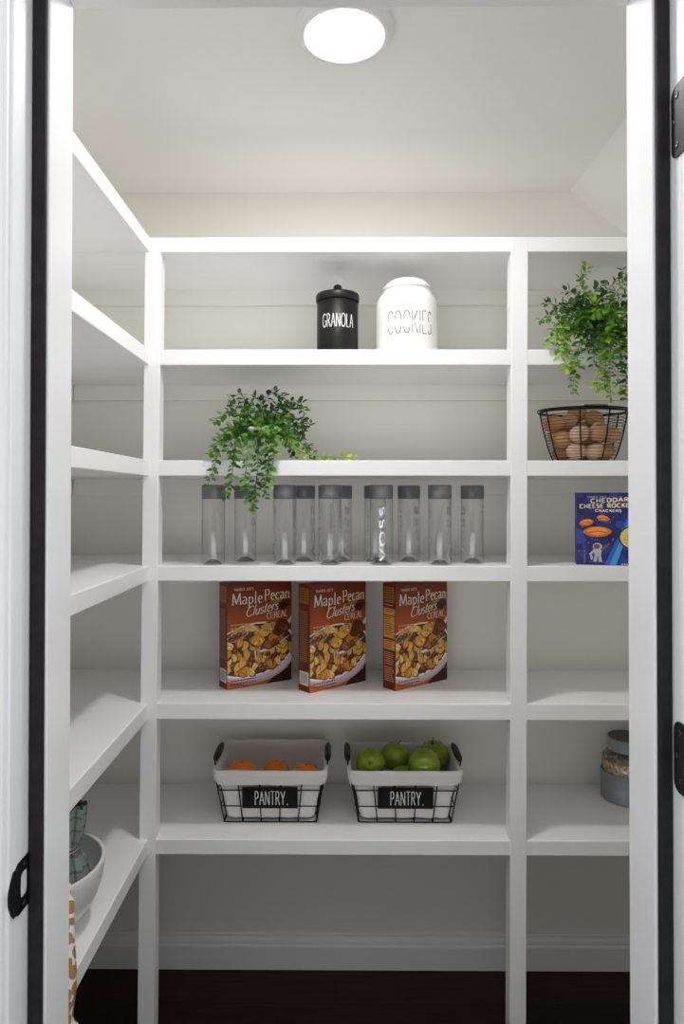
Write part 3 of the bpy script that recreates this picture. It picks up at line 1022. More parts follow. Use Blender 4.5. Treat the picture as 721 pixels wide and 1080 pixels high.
def wire_basket(loc, label, seed, back_up, grip_mat, bump):
    t = thing('wire_basket', loc, label, 'basket', group='wire baskets of fruit on the sixth shelf')
    fr = MB()
    wr = .0017
    def ring(z, r=wr):
        hx, hy = half(z)
        fr.tube([(x, y, z) for x, y in rrect(hx, hy, .01, 5)], r, 7, True)
    for z in (.0022, .045, .088): ring(z)
    ring(BH, .0024)
    def wall(x0, y0, x1, y1):
        fr.tube([(x0, y0, .0022), (x1, y1, BH)], wr, 7)
    b0, b1 = half(.002), half(BH)
    for k in range(6):
        f = -1+2*k/5
        ff = f*.985
        for sgn in (-1, 1):
            wall(ff*b0[0], sgn*b0[1], ff*b1[0], sgn*b1[1])
        fr.tube([(ff*b0[0], -b0[1], .0022), (ff*b0[0], b0[1], .0022)], wr, 7)
    for k in (1, 2, 3):
        f = -1+2*k/4
        for sgn in (-1, 1):
            wall(sgn*b0[0], f*b0[1], sgn*b1[0], f*b1[1])
        fr.tube([(-b0[0], f*b0[1], .0045), (b0[0], f*b0[1], .0045)], wr, 7)
    fr.build('frame', WIREM, t)
    for sgn in (-1, 1):
        h = MB()
        x = sgn*(b1[0]+.001)
        h.tube(catmull([(x, -.062, BH-.012), (x+sgn*.002, -.062, BH+.006), (x+sgn*.003, -.054, BH+.017), (x+sgn*.003, .054, BH+.017), (x+sgn*.002, .062, BH+.006), (x, .062, BH-.012)], 6), .0021, 8)
        ho = h.build('handle', WIREM, t)
        g_ = MB()
        pts = [(x+sgn*.003, -.054+.108*k/10, BH+.017+.0012*math.sin(PI*k/10)) for k in range(11)]
        g_.tube(pts, [.0058, .0078, .0086, .009, .0092, .0092, .0092, .009, .0086, .0078, .0058], 14)
        g_.build('grip', grip_mat, ho)
    # cotton liner: fold over the rim outside, bag inside
    ln = MB()
    rings = []
    spec = [(.104, .0035, 0), (.112, .0052, 0), (.128, .006, 0), (BH+.003, .0050, 1), (BH+.006, .001, 1), (BH+.003, -.0045, 1), (.118, -.0065, 0), (.09, -.007, 0),
            (.06, -.0085, 0), (.03, -.0085, 0), (.012, -.0085, 0), (.0062, -.013, 0)]
    for i, (z, off, top) in enumerate(spec):
        hx, hy = half(min(z, BH))
        lp = dense(rrect(hx+off, hy+off, .016, 5))
        rings.append((z, lp, top, i))
    n_ = len(dense(rrect(.14, .1, .016, 5)))
    base = rrect(1, 1, .1, 5)
    ref = dense(rrect(.1455, .101, .016, 5))
    N = len(ref)
    vs = []
    for z, off, top in spec:
        hx, hy = half(min(z, BH))
        for (x, y) in ref:
            px_, py_ = x*(hx+off)/.1455, y*(hy+off)/.101
            nn = noise.noise(Vector((x*38+seed*7, y*38, z*30)))
            nd = Vector((x/.1455, y/.101, 0)).normalized()
            zz = z
            amp = .0019 if z > .1 else .0042
            if z <= .104 and off > 0: zz += .003*noise.noise(Vector((x*25, y*25, seed+3)))
            if top:
                zz += .0015*nn
                if y > .09 and back_up: zz += back_up*(.75+.5*noise.noise(Vector((x*14, seed, 1))))*min(1, (y-.09)/.008)
            vs.append((px_+nd.x*nn*amp, py_+nd.y*nn*amp, zz))
    for sc, z in ((.8, .012), (.62, bump), (.3, bump+.003), (.0, bump+.003)):
        hx, hy = half(.02)
        for (x, y) in ref:
            nn = noise.noise(Vector((x*30+seed, y*30, z*20)))
            vs.append((x*hx/.1455*sc, y*hy/.101*sc, z+.003*nn*(1 if sc else 0)))
    R_ = len(spec)+4
    fs = [(i*N+k, i*N+(k+1) % N, (i+1)*N+(k+1) % N, (i+1)*N+k) for i in range(R_-1) for k in range(N)]
    ln.add(vs, fs, None, True)
    ln.build('cloth_liner', LINER, t, auto=True)['label'] = 'white cotton liner folded over the rim'
    # name plate
    hy = half(.0695)[1]
    tilt = -math.atan((.101-.085)/BH)
    mx = Matrix.Translation((0, -hy-.0042, .0695)) @ Matrix.Rotation(-tilt, 4, 'X')
    pm = MB(); pm.box(-.0722, .0722, -.0016, .0016, -.0285, .0285, .0006, 1, mx)
    po = pm.build('name_plate', PLATE, t)
    A = Art(1, 1, lambda u, v, l: mx @ Vector((u-.5, -.0016-l, v-.5)), lift0=.0003, dl=0)
    A.text('PANTRY', .461, .5-.0185, .037, .0022, .0022, rgb(225, 225, 225), width=.078, gap=.22)
    A.text('.', .5425, .5-.0175, .037, .003, .003, rgb(225, 225, 225))
    A.build('lettering', PAINTED, po)
    return t
YB = 1.865
B1 = wire_basket((X(285.4, 1.765)-.001, YB, Z6), 'black wire basket with PANTRY plate holding the oranges', 1, .010, mat('black_grip', rgb(22, 19, 18), .5), .034)
B2 = wire_basket((X(427.8, 1.765)-.001, YB, Z6), 'black wire basket with PANTRY plate holding the green apples', 2, .0, GRIP1, .054)
# shift the fold: plates sit a little left of centre in both baskets

ORANGE = mat('orange_peel', rgb(250, 142, 36), .42, noise_amt=.08, noise_scale=14, bump=.5, bump_scale=420)
STEMG = mat('orange_stem', rgb(96, 92, 52), .7)
APPLE = mat('apple_skin', rgb(134, 152, 40), .17, noise_amt=.16, noise_scale=30, coat=.15)
STEMB = mat('apple_stem', rgb(50, 40, 28), .7)

def fruit_orange(px, pytop, Y, r, label, tilt):
    c = P(px, pytop, Y)
    cz = c.z-r*.96
    o = thing('orange', (c.x, Y, cz), label, 'orange', rz=tilt, group='oranges in the left basket')
    def fn(v):
        d = math.hypot(v.x, v.y)
        k_ = 1-.10*math.exp(-(d/.16)**2)
        return Vector((v.x, v.y, v.z*k_*.96))
    part('fruit', ORANGE, o, lambda b: b.sphere((0, 0, 0), r, r, r, 36, 24, fn))
    part('stem', STEMG, o, lambda b: b.lathe([(.0045, r*.855), (.004, r*.875), (.002, r*.885), (.0012, r*.92), (0, r*.925)], 10))
    return o
fruit_orange(255, 802.5, 1.83, .0475, 'orange at the left end of the basket, stem end up', .3)
fruit_orange(291.5, 802, 1.872, .037, 'orange in the middle of the left basket', 1.3)
fruit_orange(322.5, 805.5, 1.828, .0425, 'orange at the right end of the basket', 2.3)

def fruit_apple(px, py, Y, r, label, axis, stem=True):
    c = P(px, py, Y)
    o = thing('green_apple', (c.x, Y, c.z), label, 'apple', group='green apples in the right basket')
    q_ = Vector((0, 0, 1)).rotation_difference(Vector(axis).normalized())
    mx = q_.to_matrix().to_4x4()
    def fn(v):
        d = math.hypot(v.x, v.y)
        z = v.z
        if z > 0: z = z*.94-.30*math.exp(-(d/.20)**2)+.04
        else: z = z*.90+.30*math.exp(-(d/.15)**2)
        taper = 1+.05*v.z
        lob = 1+.025*math.cos(5*math.atan2(v.y, v.x))*(.5-.5*v.z)
        return Vector((v.x*taper*lob, v.y*taper*lob, z))
    part('fruit', APPLE, o, lambda b: b.sphere((0, 0, 0), r, r, r, 40, 30, fn, mx=mx))
    if stem:
        b = MB()
        pts = [mx @ Vector(p) for p in ((0, 0, r*.62), (.001, 0, r*.85), (.003, .001, r*1.05), (.006, .002, r*1.2))]
        b.tube(catmull(pts, 4), [.0011]*6+[.0012]*4+[.0012, .0015, .002], 8)
        b.build('stem', STEMB, o)
    cal = MB()
    for k_ in range(5):
        a_ = 2*PI*k_/5
        p0 = mx @ Vector((.0022*math.cos(a_), .0022*math.sin(a_), -r*.59))
        p1 = mx @ Vector((.0045*math.cos(a_), .0045*math.sin(a_), -r*.69))
        cal.tube([p0, p1], [.0024, .0008], 6)
    cal.build('calyx', STEMB, o)
    return o
fruit_apple(390.6, 804.8, 1.83, .0398, 'green apple at the left, dark blossom end facing front', (.08, .93, -.33))
fruit_apple(415.8, 798.5, 1.885, .0405, 'green apple second from left, behind its neighbours', (.3, .45, .85))
fruit_apple(447.3, 807, 1.815, .0428, 'green apple at the front right with bright highlight', (-.2, .75, .35))
fruit_apple(457.3, 797.5, 1.905, .0432, 'green apple at the back right with its stem up', (-.15, -.05, 1))
fruit_apple(424, 822.5, 1.825, .036, 'green apple nearly hidden between the front two', (.1, .9, -.2))

# ------------------------------------------------------------------ egg basket on the third shelf, right bay
EB = thing('egg_basket', (X(615, 1.80), 1.80, Z3), 'dark oval wire basket full of brown eggs in right bay', 'basket')
EW = mat('dark_wire', rgb(40, 32, 28), .5, .6)
EHT = Z(430.5, 1.717, 615)-Z3
def esz(z):
    t = max(0, min(1, z/EHT))
    w = .070+.041*(t**.62)
    return (w, w*.77)
coil = MB()
n_c = 17
for k in range(n_c):
    z = .003+(EHT-.006)*k/(n_c-1)
    hx, hy = esz(z)
    coil.tube([(hx*math.cos(2*PI*j/48), hy*math.sin(2*PI*j/48), z+.0012*math.sin(3*2*PI*j/48+k)) for j in range(48)], .00075, 5, True)
for k in range(5):
    s_ = .2+.18*k
    coil.tube([(esz(0)[0]*s_*math.cos(2*PI*j/32), esz(0)[1]*s_*math.sin(2*PI*j/32), .0035) for j in range(32)], .00075, 5, True)
coil.build('coils', EW, EB)
for k in range(8):
    a = 2*PI*(k+.5)/8 + (.05 if k % 2 else -.05)
    rb = MB()
    pts = [(.006*math.cos(a), .006*math.sin(a), .0022)]
    for j in range(13):
        z = .0022+(EHT-.002)*j/12
        hx, hy = esz(z)
        pts.append(((hx+.0018)*math.cos(a), (hy+.0018)*math.sin(a), z))
    rb.tube(pts, .0019, 7)
    rb.build('rib', EW, EB)
hx, hy = esz(EHT)
part('rim', EW, EB, lambda b: b.tube([((hx+.001)*math.cos(2*PI*j/56), (hy+.001)*math.sin(2*PI*j/56), EHT) for j in range(56)], .0026, 8, True))
# bail handle lying folded along the front rim, with its coiled grip
hb = MB()
pts = [((hx+.005)*math.cos(a), -(hy+.005)*math.sin(a)-.001, EHT+.004) for a in [PI*k/28 for k in range(29)]]
hb.tube(pts, .0021, 8)
for sgn in (-1, 1):
    hb.tube([((hx+.005)*sgn+.005*math.cos(2*PI*j/14)*sgn, 0, EHT+.0+.005*math.sin(2*PI*j/14)) for j in range(14)], .0014, 6, True)
ho = hb.build('bail_handle', EW, EB)
gp = MB()
cp = []
for j in range(14*16):
    f = j/(14*16-1)
    a = PI/2+(.5-f)*.50
    c_ = Vector(((hx+.005)*math.cos(a), -(hy+.005)*math.sin(a)-.001, EHT+.004))
    tdir = Vector((-(hx+.005)*math.sin(a), -(hy+.005)*math.cos(a), 0)).normalized()
    nd = tdir.cross(Vector((0, 0, 1)))
    th = 2*PI*j/16
    cp.append(c_+(nd*math.cos(th)+Vector((0, 0, 1))*math.sin(th))*.0042)
gp.tube(cp, .0011, 5)
gp.build('coiled_grip', EW, ho)

EGGM = [mat('brown_egg', rgb(198, 152, 122), .55, noise_amt=.07, noise_scale=60), mat('pale_egg', rgb(212, 174, 148), .55, noise_amt=.06, noise_scale=60), mat('tan_egg', rgb(188, 140, 100), .55, noise_amt=.08, noise_scale=60)]
eggs = [(609.6, 459.6, 1.752, 1, 'pale brown egg in the middle of the egg basket front'),
        (631, 455, 1.757, 0, 'brown egg standing upright at the front right of the basket'),
        (604.3, 477, 1.753, 1, 'pale brown egg lying at the bottom left of the basket front'),
        (629.5, 476, 1.753, 1, 'pale brown egg lying at the bottom right of the basket front'),
        (588.5, 465, 1.79, 2, 'tan egg against the left side of the basket, below the top one'),
        (584.4, 450, 1.80, 2, 'tan egg at the top left of the basket'),
        (597.5, 449, 1.835, 0, 'brown egg near the top, second from the left'),
        (607, 443, 1.87, 2, 'tan egg at the top back of the basket, left of centre'),
        (645, 464, 1.79, 0, 'brown egg against the right side of the basket'),
        (618, 467, 1.81, 2, 'tan egg in the gap behind the front eggs'),
        (624, 444, 1.83, 2, 'tan egg at the top back behind the upright one')]
hid = 'brown egg low at the back of the egg basket, behind others'
extra = [(.60, 1.83, .022), (.66, 1.845, .022), (.715, 1.835, .022), (.655, 1.80, .025), (.71, 1.80, .03), (.64, 1.85, .062), (.70, 1.845, .065), (.60, 1.845, .05)]
pos = []
for px, py, Y, k_, lab in eggs:
    p = P(px, py, Y); pos.append(Vector((p.x, Y, max(p.z, Z3+.0255))))
for x, y, z in extra: pos.append(Vector((x, y, Z3+.004+z)))
NE = len(eggs)
c0 = Vector(EB.location)
org = [p.copy() for p in pos]
for it in range(160):
    for i in range(len(pos)):
        for j in range(i+1, len(pos)):
            d = pos[i]-pos[j]
            L = d.length or 1e-4
            if L < .0470:
                m = d*((.0470-L)/L)
                wi, wj = (.2, .8) if i < NE <= j else (.5, .5)
                pos[i] += m*wi; pos[j] -= m*wj
    for i, p in enumerate(pos):
        z = p.z-c0.z
        p.z = max(p.z, c0.z+.0275)
        hx_, hy_ = esz(z-.006)
        hx_ -= .0275; hy_ -= .0275
        dx, dy = (p.x-c0.x)/hx_, (p.y-c0.y)/hy_
        L = math.hypot(dx, dy)
        if L > 1: p.x = c0.x+dx/L*hx_; p.y = c0.y+dy/L*hy_
        if i < NE and it < 120: p += (org[i]-p)*.05
def eggfn(v): return Vector((v.x*(1-.10*v.z), v.y*(1-.10*v.z), v.z))
eb = MB(); eb.sphere((0, 0, 0), .0222, .0222, .0272, 28, 20, eggfn)
em = []
for m_ in EGGM:
    o = eb.build('egg', m_); em.append(o)
ear = random.Random(21)
used = set()
for i, p in enumerate(pos):
    k_ = eggs[i][3] if i < NE else ear.choice((0, 2))
    if k_ not in used: o = em[k_]; used.add(k_)
    else: o = em[k_].copy(); COL.objects.link(o)
    o.location = p
    o.rotation_euler = (0, ear.uniform(1.1, 1.9), ear.uniform(-.5, .5)) if i not in (1,) else (.15, .2, 0)
    if i == 0: o.rotation_euler = (0, 1.1, .2)
    tag(o, eggs[i][4] if i < NE else hid, 'egg', 'brown eggs in the wire basket')

# ------------------------------------------------------------------ trailing plants
LEAF = vcol_mat('leaf', .42, .4, trans=.25)
STEMV = mat('vine_stem', rgb(96, 128, 52), .6)
POTM = mat('white_pot', rgb(232, 228, 224), .5, bump=.15, bump_scale=40)
SOIL = mat('potting_soil', rgb(58, 46, 38), .95, noise_amt=.4, noise_scale=120)

def leaf(mb_, base, d, up, L, w, col):
    d = d.normalized(); side = d.cross(up)
    if side.length < 1e-4: side = d.orthogonal()
    side.normalize(); nrm = side.cross(d)
    def pt(t, s_, z): return base+d*(L*t)+side*(w*s_)+nrm*z
    b_ = L*.10
    mid = [pt(0, 0, 0), pt(.3, 0, -b_*.6), pt(.65, 0, -b_*.5), pt(1, 0, -b_*1.4)]
    lf = [pt(.25, .42, b_*.35), pt(.55, .5, b_*.4), pt(.85, .27, -b_*.3)]
    rt = [pt(.25, -.42, b_*.35), pt(.55, -.5, b_*.4), pt(.85, -.27, -b_*.3)]
    vs = mid+lf+rt
    fs = [(0, 1, 4), (1, 2, 5, 4), (2, 3, 6), (2, 6, 5), (0, 7, 1), (1, 7, 8, 2), (2, 9, 3), (2, 8, 9)]
    mb_.add(vs, fs, col, True)

def vine(root, ctrl, seed, hue, size=.019, step=.0135):
    q_ = random.Random(seed)
    inv = Matrix.Translation(-Vector(root.location))
    pts = catmull([inv @ Vector(p) for p in ctrl], 7)
    # resample
    rs = [pts[0]]; acc = 0
    for a, b in zip(pts, pts[1:]):
        seg = (b-a).length; t = step-acc
        while t < seg:
            rs.append(a.lerp(b, t/seg)); t += step
        acc = (acc+seg) % step
    rs.append(pts[-1])
    st = MB(); n_ = len(rs)
    if n_ < 2: return
    st.tube(rs, [.0013-.0007*i/n_ for i in range(n_)], 5)
    so = st.build('vine', STEMV, root)
    lf = MB()
    phase = q_.uniform(0, PI)
    for i in range(1, n_):
        t = (rs[min(i+1, n_-1)]-rs[i-1]).normalized()
        o1 = t.orthogonal().normalized(); o2 = t.cross(o1)
        phase += 1.3+q_.uniform(-.4, .4)
        f = i/n_
        for s_ in (0, 1):
            if q_.random() < .1: continue
            a = phase+PI*s_+q_.uniform(-.4, .4)
            out = o1*math.cos(a)+o2*math.sin(a)
            d = (out+t*q_.uniform(.1, .8)+Vector((0, -.25, q_.uniform(-.25, .25)))).normalized()
            if d.y > .3 and q_.random() < .5: d.y *= -.6
            L = size*q_.uniform(.7, 1.15)*(1-.35*f)
            g = q_.uniform(-1, 1)
            young = max(0, f-.55)*hue[3]
            c = rgb(max(0, hue[0]+22*g+70*young), max(0, hue[1]+26*g+50*young), max(0, hue[2]+12*g+16*young))
            up = (Vector((q_.uniform(-.5, .5), -.55, .8))).normalized()
            leaf(lf, rs[i]+d*.002, d, up, L, L*q_.uniform(.62, .8), c)
    if lf.v: lf.build('foliage', LEAF, so)

def pot(root, r, h):
    part('pot', POTM, root, lambda b: b.lathe([(r*.74, 0), (r*.78, .002), (r*.97, h*.86), (r*1.02, h*.88), (r*1.03, h*.99), (r*1.0, h), (r*.93, h*.99), (r*.9, h*.86)], 44, cap=False))
    part('pot_base', POTM, root, lambda b: b.lathe([(0, .001), (r*.74, .001)], 44, cap=False))
    part('soil', SOIL, root, lambda b: b.lathe([(r*.9, h*.84), (r*.5, h*.90), (0, h*.93)], 32, cap=False))

YP = 1.775
FR = 1.668       # just in front of the shelf edge
p1 = thing('trailing_plant', (X(272.5, YP), YP, Z3), 'leafy green trailing plant in white pot above the bottles', 'plant')
PH = Z(452, YP)-Z3
pot(p1, .051, PH)
G1 = (66, 112, 46, 1); G1b = (96, 146, 52, 1); G1c = (54, 92, 44, .7); YG = (150, 180, 70, 1)
def V(*pts): return [P(a, b, c) for a, b, c in pts]
vines1 = [
 (V((270, 452, 1.77), (262, 432, 1.76), (254, 416, 1.77), (243, 421, 1.76)), G1c), (V((272, 452, 1.78), (278, 425, 1.79), (288, 413, 1.79), (298, 418, 1.78)), G1c),
 (V((275, 452, 1.80), (292, 432, 1.81), (304, 424, 1.82), (316, 427, 1.83)), G1c), (V((280, 452, 1.78), (303, 436, 1.76), (316, 424, 1.75), (321, 440, 1.74), (319, 451, 1.74)), G1c),
 (V((316, 440, 1.745), (323, 452, 1.745), (328, 447, 1.74)), G1c),
 (V((266, 452, 1.77), (250, 436, 1.75), (236, 437, 1.74), (225, 444, 1.73)), G1), (V((264, 454, 1.75), (245, 450, 1.73), (232, 462, 1.71), (222, 478, 1.685)), G1b),
 (V((262, 455, 1.74), (240, 455, 1.71), (228, 472, FR), (227, 490, FR), (222, 503, FR), (219, 511, FR)), G1),
 (V((264, 456, 1.74), (250, 462, 1.70), (247, 482, FR), (244, 503, FR), (240, 516, FR), (237, 524, FR)), G1),
 (V((268, 456, 1.73), (261, 464, 1.69), (260, 490, FR), (258, 508, FR), (262, 522, FR), (262, 530, FR)), G1b),
 (V((271, 456, 1.73), (270, 466, 1.69), (272, 488, FR), (270, 508, FR), (268, 524, FR), (267, 537, FR)), G1),
 (V((275, 456, 1.73), (279, 464, 1.69), (283, 484, FR), (281, 503, FR), (279, 515, FR), (281, 524, FR)), G1),
 (V((280, 456, 1.73), (288, 464, 1.69), (288, 486, FR), (285, 500, FR), (284, 510, FR)), G1b),
 (V((276, 454, 1.73), (284, 452, 1.70), (290, 462, 1.68), (287, 474, 1.675)), G1b),
 (V((286, 454, 1.77), (302, 452, 1.75), (312, 462, 1.74), (320, 470, 1.735), (330, 480, 1.73)), G1), (V((286, 454, 1.80), (306, 448, 1.81), (318, 462, 1.80), (326, 470, 1.79)), G1c),
 (V((290, 458, 1.75), (303, 466, 1.735), (318, 477, 1.73), (334, 481.5, 1.725), (352, 482, 1.725), (371, 483, 1.725)), YG),
 (V((268, 450, 1.77), (262, 442, 1.74), (252, 446, 1.72), (246, 456, 1.71)), G1b), (V((272, 450, 1.77), (274, 438, 1.73), (268, 430, 1.72), (258, 432, 1.71)), G1),
 (V((276, 450, 1.77), (284, 438, 1.73), (292, 436, 1.72), (302, 442, 1.72)), G1), (V((278, 450, 1.78), (288, 430, 1.78), (296, 424, 1.77), (303, 430, 1.76)), G1c),
 (V((270, 450, 1.79), (258, 430, 1.81), (248, 428, 1.82), (242, 434, 1.83)), G1c), (V((274, 450, 1.80), (276, 428, 1.82), (268, 418, 1.83)), G1c),
 (V((282, 450, 1.80), (300, 440, 1.83), (312, 444, 1.84), (320, 456, 1.84)), G1c), (V((272, 450, 1.75), (270, 444, 1.71), (276, 448, 1.69), (280, 460, 1.68)), G1b),
 (V((284, 452, 1.76), (296, 450, 1.73), (304, 458, 1.72), (306, 470, 1.715)), G1b),
 (V((266, 452, 1.75), (252, 448, 1.71), (244, 460, 1.69), (240, 474, 1.68)), G1), (V((284, 456, 1.77), (300, 462, 1.76), (308, 474, 1.75), (312, 481, 1.75)), G1c),
]
for i, (c, h) in enumerate(vines1): vine(p1, c, 100+i, h, .0235, .0095)

p2 = thing('trailing_plant', (X(634, YP), YP, Z2), 'bushy green trailing plant hanging above the egg basket', 'plant')
pot(p2, .055, Z(337, YP)-Z2)
G2 = (72, 118, 44, 1); G2b = (104, 156, 54, 1); G2c = (50, 88, 40, .6); G2d = (140, 178, 74, 1)
vines2 = [
 (V((630, 335, 1.77), (622, 315, 1.76), (613, 303, 1.76), (611, 294, 1.76), (617, 286, 1.76), (617, 279, 1.76)), G2d),
 (V((634, 335, 1.77), (636, 312, 1.77), (646, 300, 1.77), (654, 293, 1.77), (657, 285, 1.77)), G2), (V((638, 335, 1.77), (644, 318, 1.76), (652, 305, 1.76), (660, 297, 1.76)), G2b),
 (V((636, 335, 1.77), (650, 322, 1.75), (658, 312, 1.75), (666, 308, 1.75)), G2), (V((632, 335, 1.78), (624, 318, 1.79), (628, 306, 1.80), (636, 300, 1.80)), G2),
 (V((628, 335, 1.77), (614, 318, 1.75), (604, 309, 1.74), (596, 307, 1.74)), G2c), (V((626, 336, 1.77), (605, 324, 1.74), (588, 322, 1.73), (576, 320, 1.72)), G2c),
 (V((624, 337, 1.76), (602, 333, 1.73), (585, 332, 1.71), (570, 337, 1.70)), G2), (V((624, 338, 1.76), (600, 338, 1.73), (584, 346, 1.70), (580, 362, 1.685)), G2b),
 (V((624, 338, 1.75), (602, 342, 1.71), (588, 352, FR), (590, 370, FR), (594, 380, FR), (601, 388, FR)), G2d), (V((626, 338, 1.75), (604, 346, 1.70), (594, 362, FR), (600, 378, FR), (608, 382, FR)), G2d),
 (V((628, 340, 1.75), (616, 346, 1.70), (610, 366, FR), (608, 385, FR), (605, 398, FR), (604, 413, FR)), G2), (V((630, 340, 1.75), (625, 350, 1.69), (626, 372, FR), (626, 384, FR)), G2c),
 (V((634, 340, 1.75), (636, 352, 1.69), (638, 375, FR), (638, 395, FR), (637, 408, FR)), G2b), (V((634, 340, 1.75), (632, 352, 1.69), (633, 380, FR), (629, 400, FR), (630, 411, FR)), G2d),
 (V((636, 340, 1.75), (644, 350, 1.69), (643, 380, FR), (643, 402, FR), (644, 418, FR)), G2b), (V((640, 340, 1.75), (652, 350, 1.69), (654, 376, FR), (651, 395, FR), (656, 414, FR)), G2),
 (V((642, 340, 1.75), (660, 350, 1.69), (663, 378, FR), (660, 398, FR), (659, 420, FR)), G2c), (V((642, 340, 1.75), (666, 346, 1.69), (672, 372, FR), (670, 395, FR)), G2),
 (V((644, 338, 1.77), (662, 330, 1.75), (674, 332, 1.74), (682, 342, 1.73)), G2), (V((640, 336, 1.78), (658, 322, 1.78), (672, 320, 1.78)), G2c),
 (V((630, 338, 1.75), (620, 332, 1.71), (610, 338, 1.69), (604, 352, 1.68)), G2), (V((632, 338, 1.75), (630, 330, 1.70), (622, 334, 1.68), (616, 350, 1.675)), G2),
 (V((634, 338, 1.75), (640, 328, 1.70), (634, 326, 1.68), (626, 330, 1.67)), G2b), (V((636, 338, 1.75), (646, 330, 1.70), (652, 336, 1.68), (654, 352, 1.675)), G2b),
 (V((636, 338, 1.75), (640, 334, 1.69), (644, 344, 1.675), (640, 358, 1.67)), G2b), (V((630, 336, 1.79), (612, 326, 1.80), (600, 322, 1.81), (592, 330, 1.81)), G2c),
 (V((632, 336, 1.78), (618, 316, 1.78), (608, 318, 1.77), (600, 326, 1.76)), G2c), (V((638, 336, 1.78), (640, 318, 1.79), (632, 314, 1.79)), G2c),
 (V((628, 338, 1.76), (612, 338, 1.72), (598, 350, 1.70), (592, 364, 1.685)), G2c), (V((630, 338, 1.75), (622, 344, 1.69), (618, 356, 1.68), (620, 368, 1.675)), G2c),
 (V((640, 338, 1.75), (652, 340, 1.69), (658, 352, 1.68), (656, 366, 1.675)), G2),
]
for i, (c, h) in enumerate(vines2): vine(p2, c, 300+i, h, .0265, .0095)

# ------------------------------------------------------------------ oat jar on the sixth shelf, right bay
GALV = mat('galvanised_steel', rgb(150, 154, 158), .5, .45, noise_amt=.16, noise_scale=26)
GALVD = mat('galvanised_lid_top', rgb(104, 101, 98), .55, .4, noise_amt=.2, noise_scale=26)
JGL = clear_mat('jar_glass', (.95, .95, .945, 1), (.55, .55, .55, 1), .03)
YJ, RJ = 1.935, .073
# left edge of the band meets the photo's left edge of the jar
jx = X(633.3, YJ)+RJ*1.03
jar = thing('glass_jar', (jx, YJ, Z6), 'glass jar of oats with grey galvanised lid and base', 'jar')
zb = Z(811, YJ, 634)-Z6
zl0, zl1 = Z(789.5, YJ, 642)-Z6, Z(777, YJ, 642)-Z6
RLd = .055
part('base_band', GALV, jar, lambda b: b.lathe([(RJ-.003, 0), (RJ, .001), (RJ+.0008, .003), (RJ, .005), (RJ, zb-.003), (RJ+.001, zb-.001), (RJ, zb+.0006), (RJ-.002, zb), (RJ-.002, .003), (0, .003)], 56, cap=False))
part('glass_body', JGL, jar, lambda b: b.lathe([(RJ-.0035, .004), (RJ-.003, zb), (RJ-.004, zb+.035), (RJ-.008, zl0-.018), (RLd-.001, zl0-.004), (RLd-.004, zl0+.003)], 56, cap=False))
l_ = part('lid', GALV, jar, lambda b: b.lathe([(RLd-.002, zl0-.001), (RLd, zl0), (RLd+.0006, zl0+.002), (RLd, zl0+.004), (RLd, zl1-.002), (RLd+.0008, zl1), (RLd-.001, zl1+.001)], 56, cap=False))
part('lid_top', GALVD, l_, lambda b: b.lathe([(RLd-.001, zl1+.001), (RLd-.004, zl1-.001), (RLd-.01, zl1-.0012), (0, zl1-.0008)], 56, cap=False))
OATM = vcol_mat('rolled_oats', .85, .1)
ot = MB()
zo = Z(799, YJ, 650)-Z6
ro = RJ-.0085
ot.lathe([(ro-.002, .006), (ro, .012), (ro, zo-.006), (ro-.006, zo), (ro*.5, zo+.003), (0, zo+.004)], 40, col=rgb(176, 150, 116), cap=False)
oq = random.Random(4)
for k in range(900):
    a = oq.uniform(0, 2*PI)
    if oq.random() < .72:
        z = oq.uniform(zb*.85, zo-.004); r_ = ro+.0002
        nrm = Vector((math.cos(a), math.sin(a), 0)); c_ = Vector((r_*math.cos(a), r_*math.sin(a), z))
    else:
        r_ = ro*math.sqrt(oq.random()); c_ = Vector((r_*math.cos(a), r_*math.sin(a), zo+.003)); nrm = Vector((0, 0, 1))
    q_ = (nrm+Vector((oq.uniform(-.5, .5), oq.uniform(-.5, .5), oq.uniform(-.5, .5)))).normalized()
    u_ = q_.orthogonal().normalized(); w_ = q_.cross(u_)
    sa = oq.uniform(0, 6)
    s1, s2 = oq.uniform(.004, .006), oq.uniform(.003, .0042)
    pts = []
    for j in range(8):
        t = 2*PI*j/8+sa
        pts.append(c_+u_*(s1*math.cos(t))+w_*(s2*math.sin(t))+q_*.0008)
    g = oq.uniform(-28, 24)
    ot.add(pts+[c_+q_*.0016], [(j, (j+1) % 8, 8) for j in range(8)], rgb(230+g, 212+g, 184+g))
oo = ot.build('rolled_oats', OATM)
oo.location = jar.location
oo['kind'] = 'stuff'
tag(oo, 'pale rolled oats filling the glass jar', 'oats')

# ------------------------------------------------------------------ bowl, napkin and tea towel on the left shelves
BWC = Vector((-.600, 1.345, Z6))
BWR, BWH = .137, .128
bowl = thing('bowl', BWC, 'large white ceramic bowl on the lowest left shelf', 'bowl')
BOWLM = mat('bowl_glaze', rgb(226, 226, 228), .25)
BOWLIN = mat('bowl_inner_glaze', rgb(118, 118, 121), .35)
op, ip = [], []
for k in range(15):
    t = k/14
    a = t*PI/2
    op.append((.050+(BWR-.050)*math.sin(a)**.9, .004+(BWH-.004)*(1-math.cos(a))**.95))
op = [(.046, 0), (.050, .0005)]+op
op[-1] = (BWR, BWH-.002)
part('outer_wall', BOWLM, bowl, lambda b: b.lathe(op+[(BWR-.0005, BWH), (BWR-.004, BWH+.0008), (BWR-.007, BWH-.001)], 64, cap=False))
ip = [(BWR-.007, BWH-.001)]+[(max(0, r_-.0075), z_+.007) for r_, z_ in reversed(op[2:-1])]+[(0, .011)]
part('inner_wall', BOWLM, bowl, lambda b: b.lathe(ip, 64, cap=False))

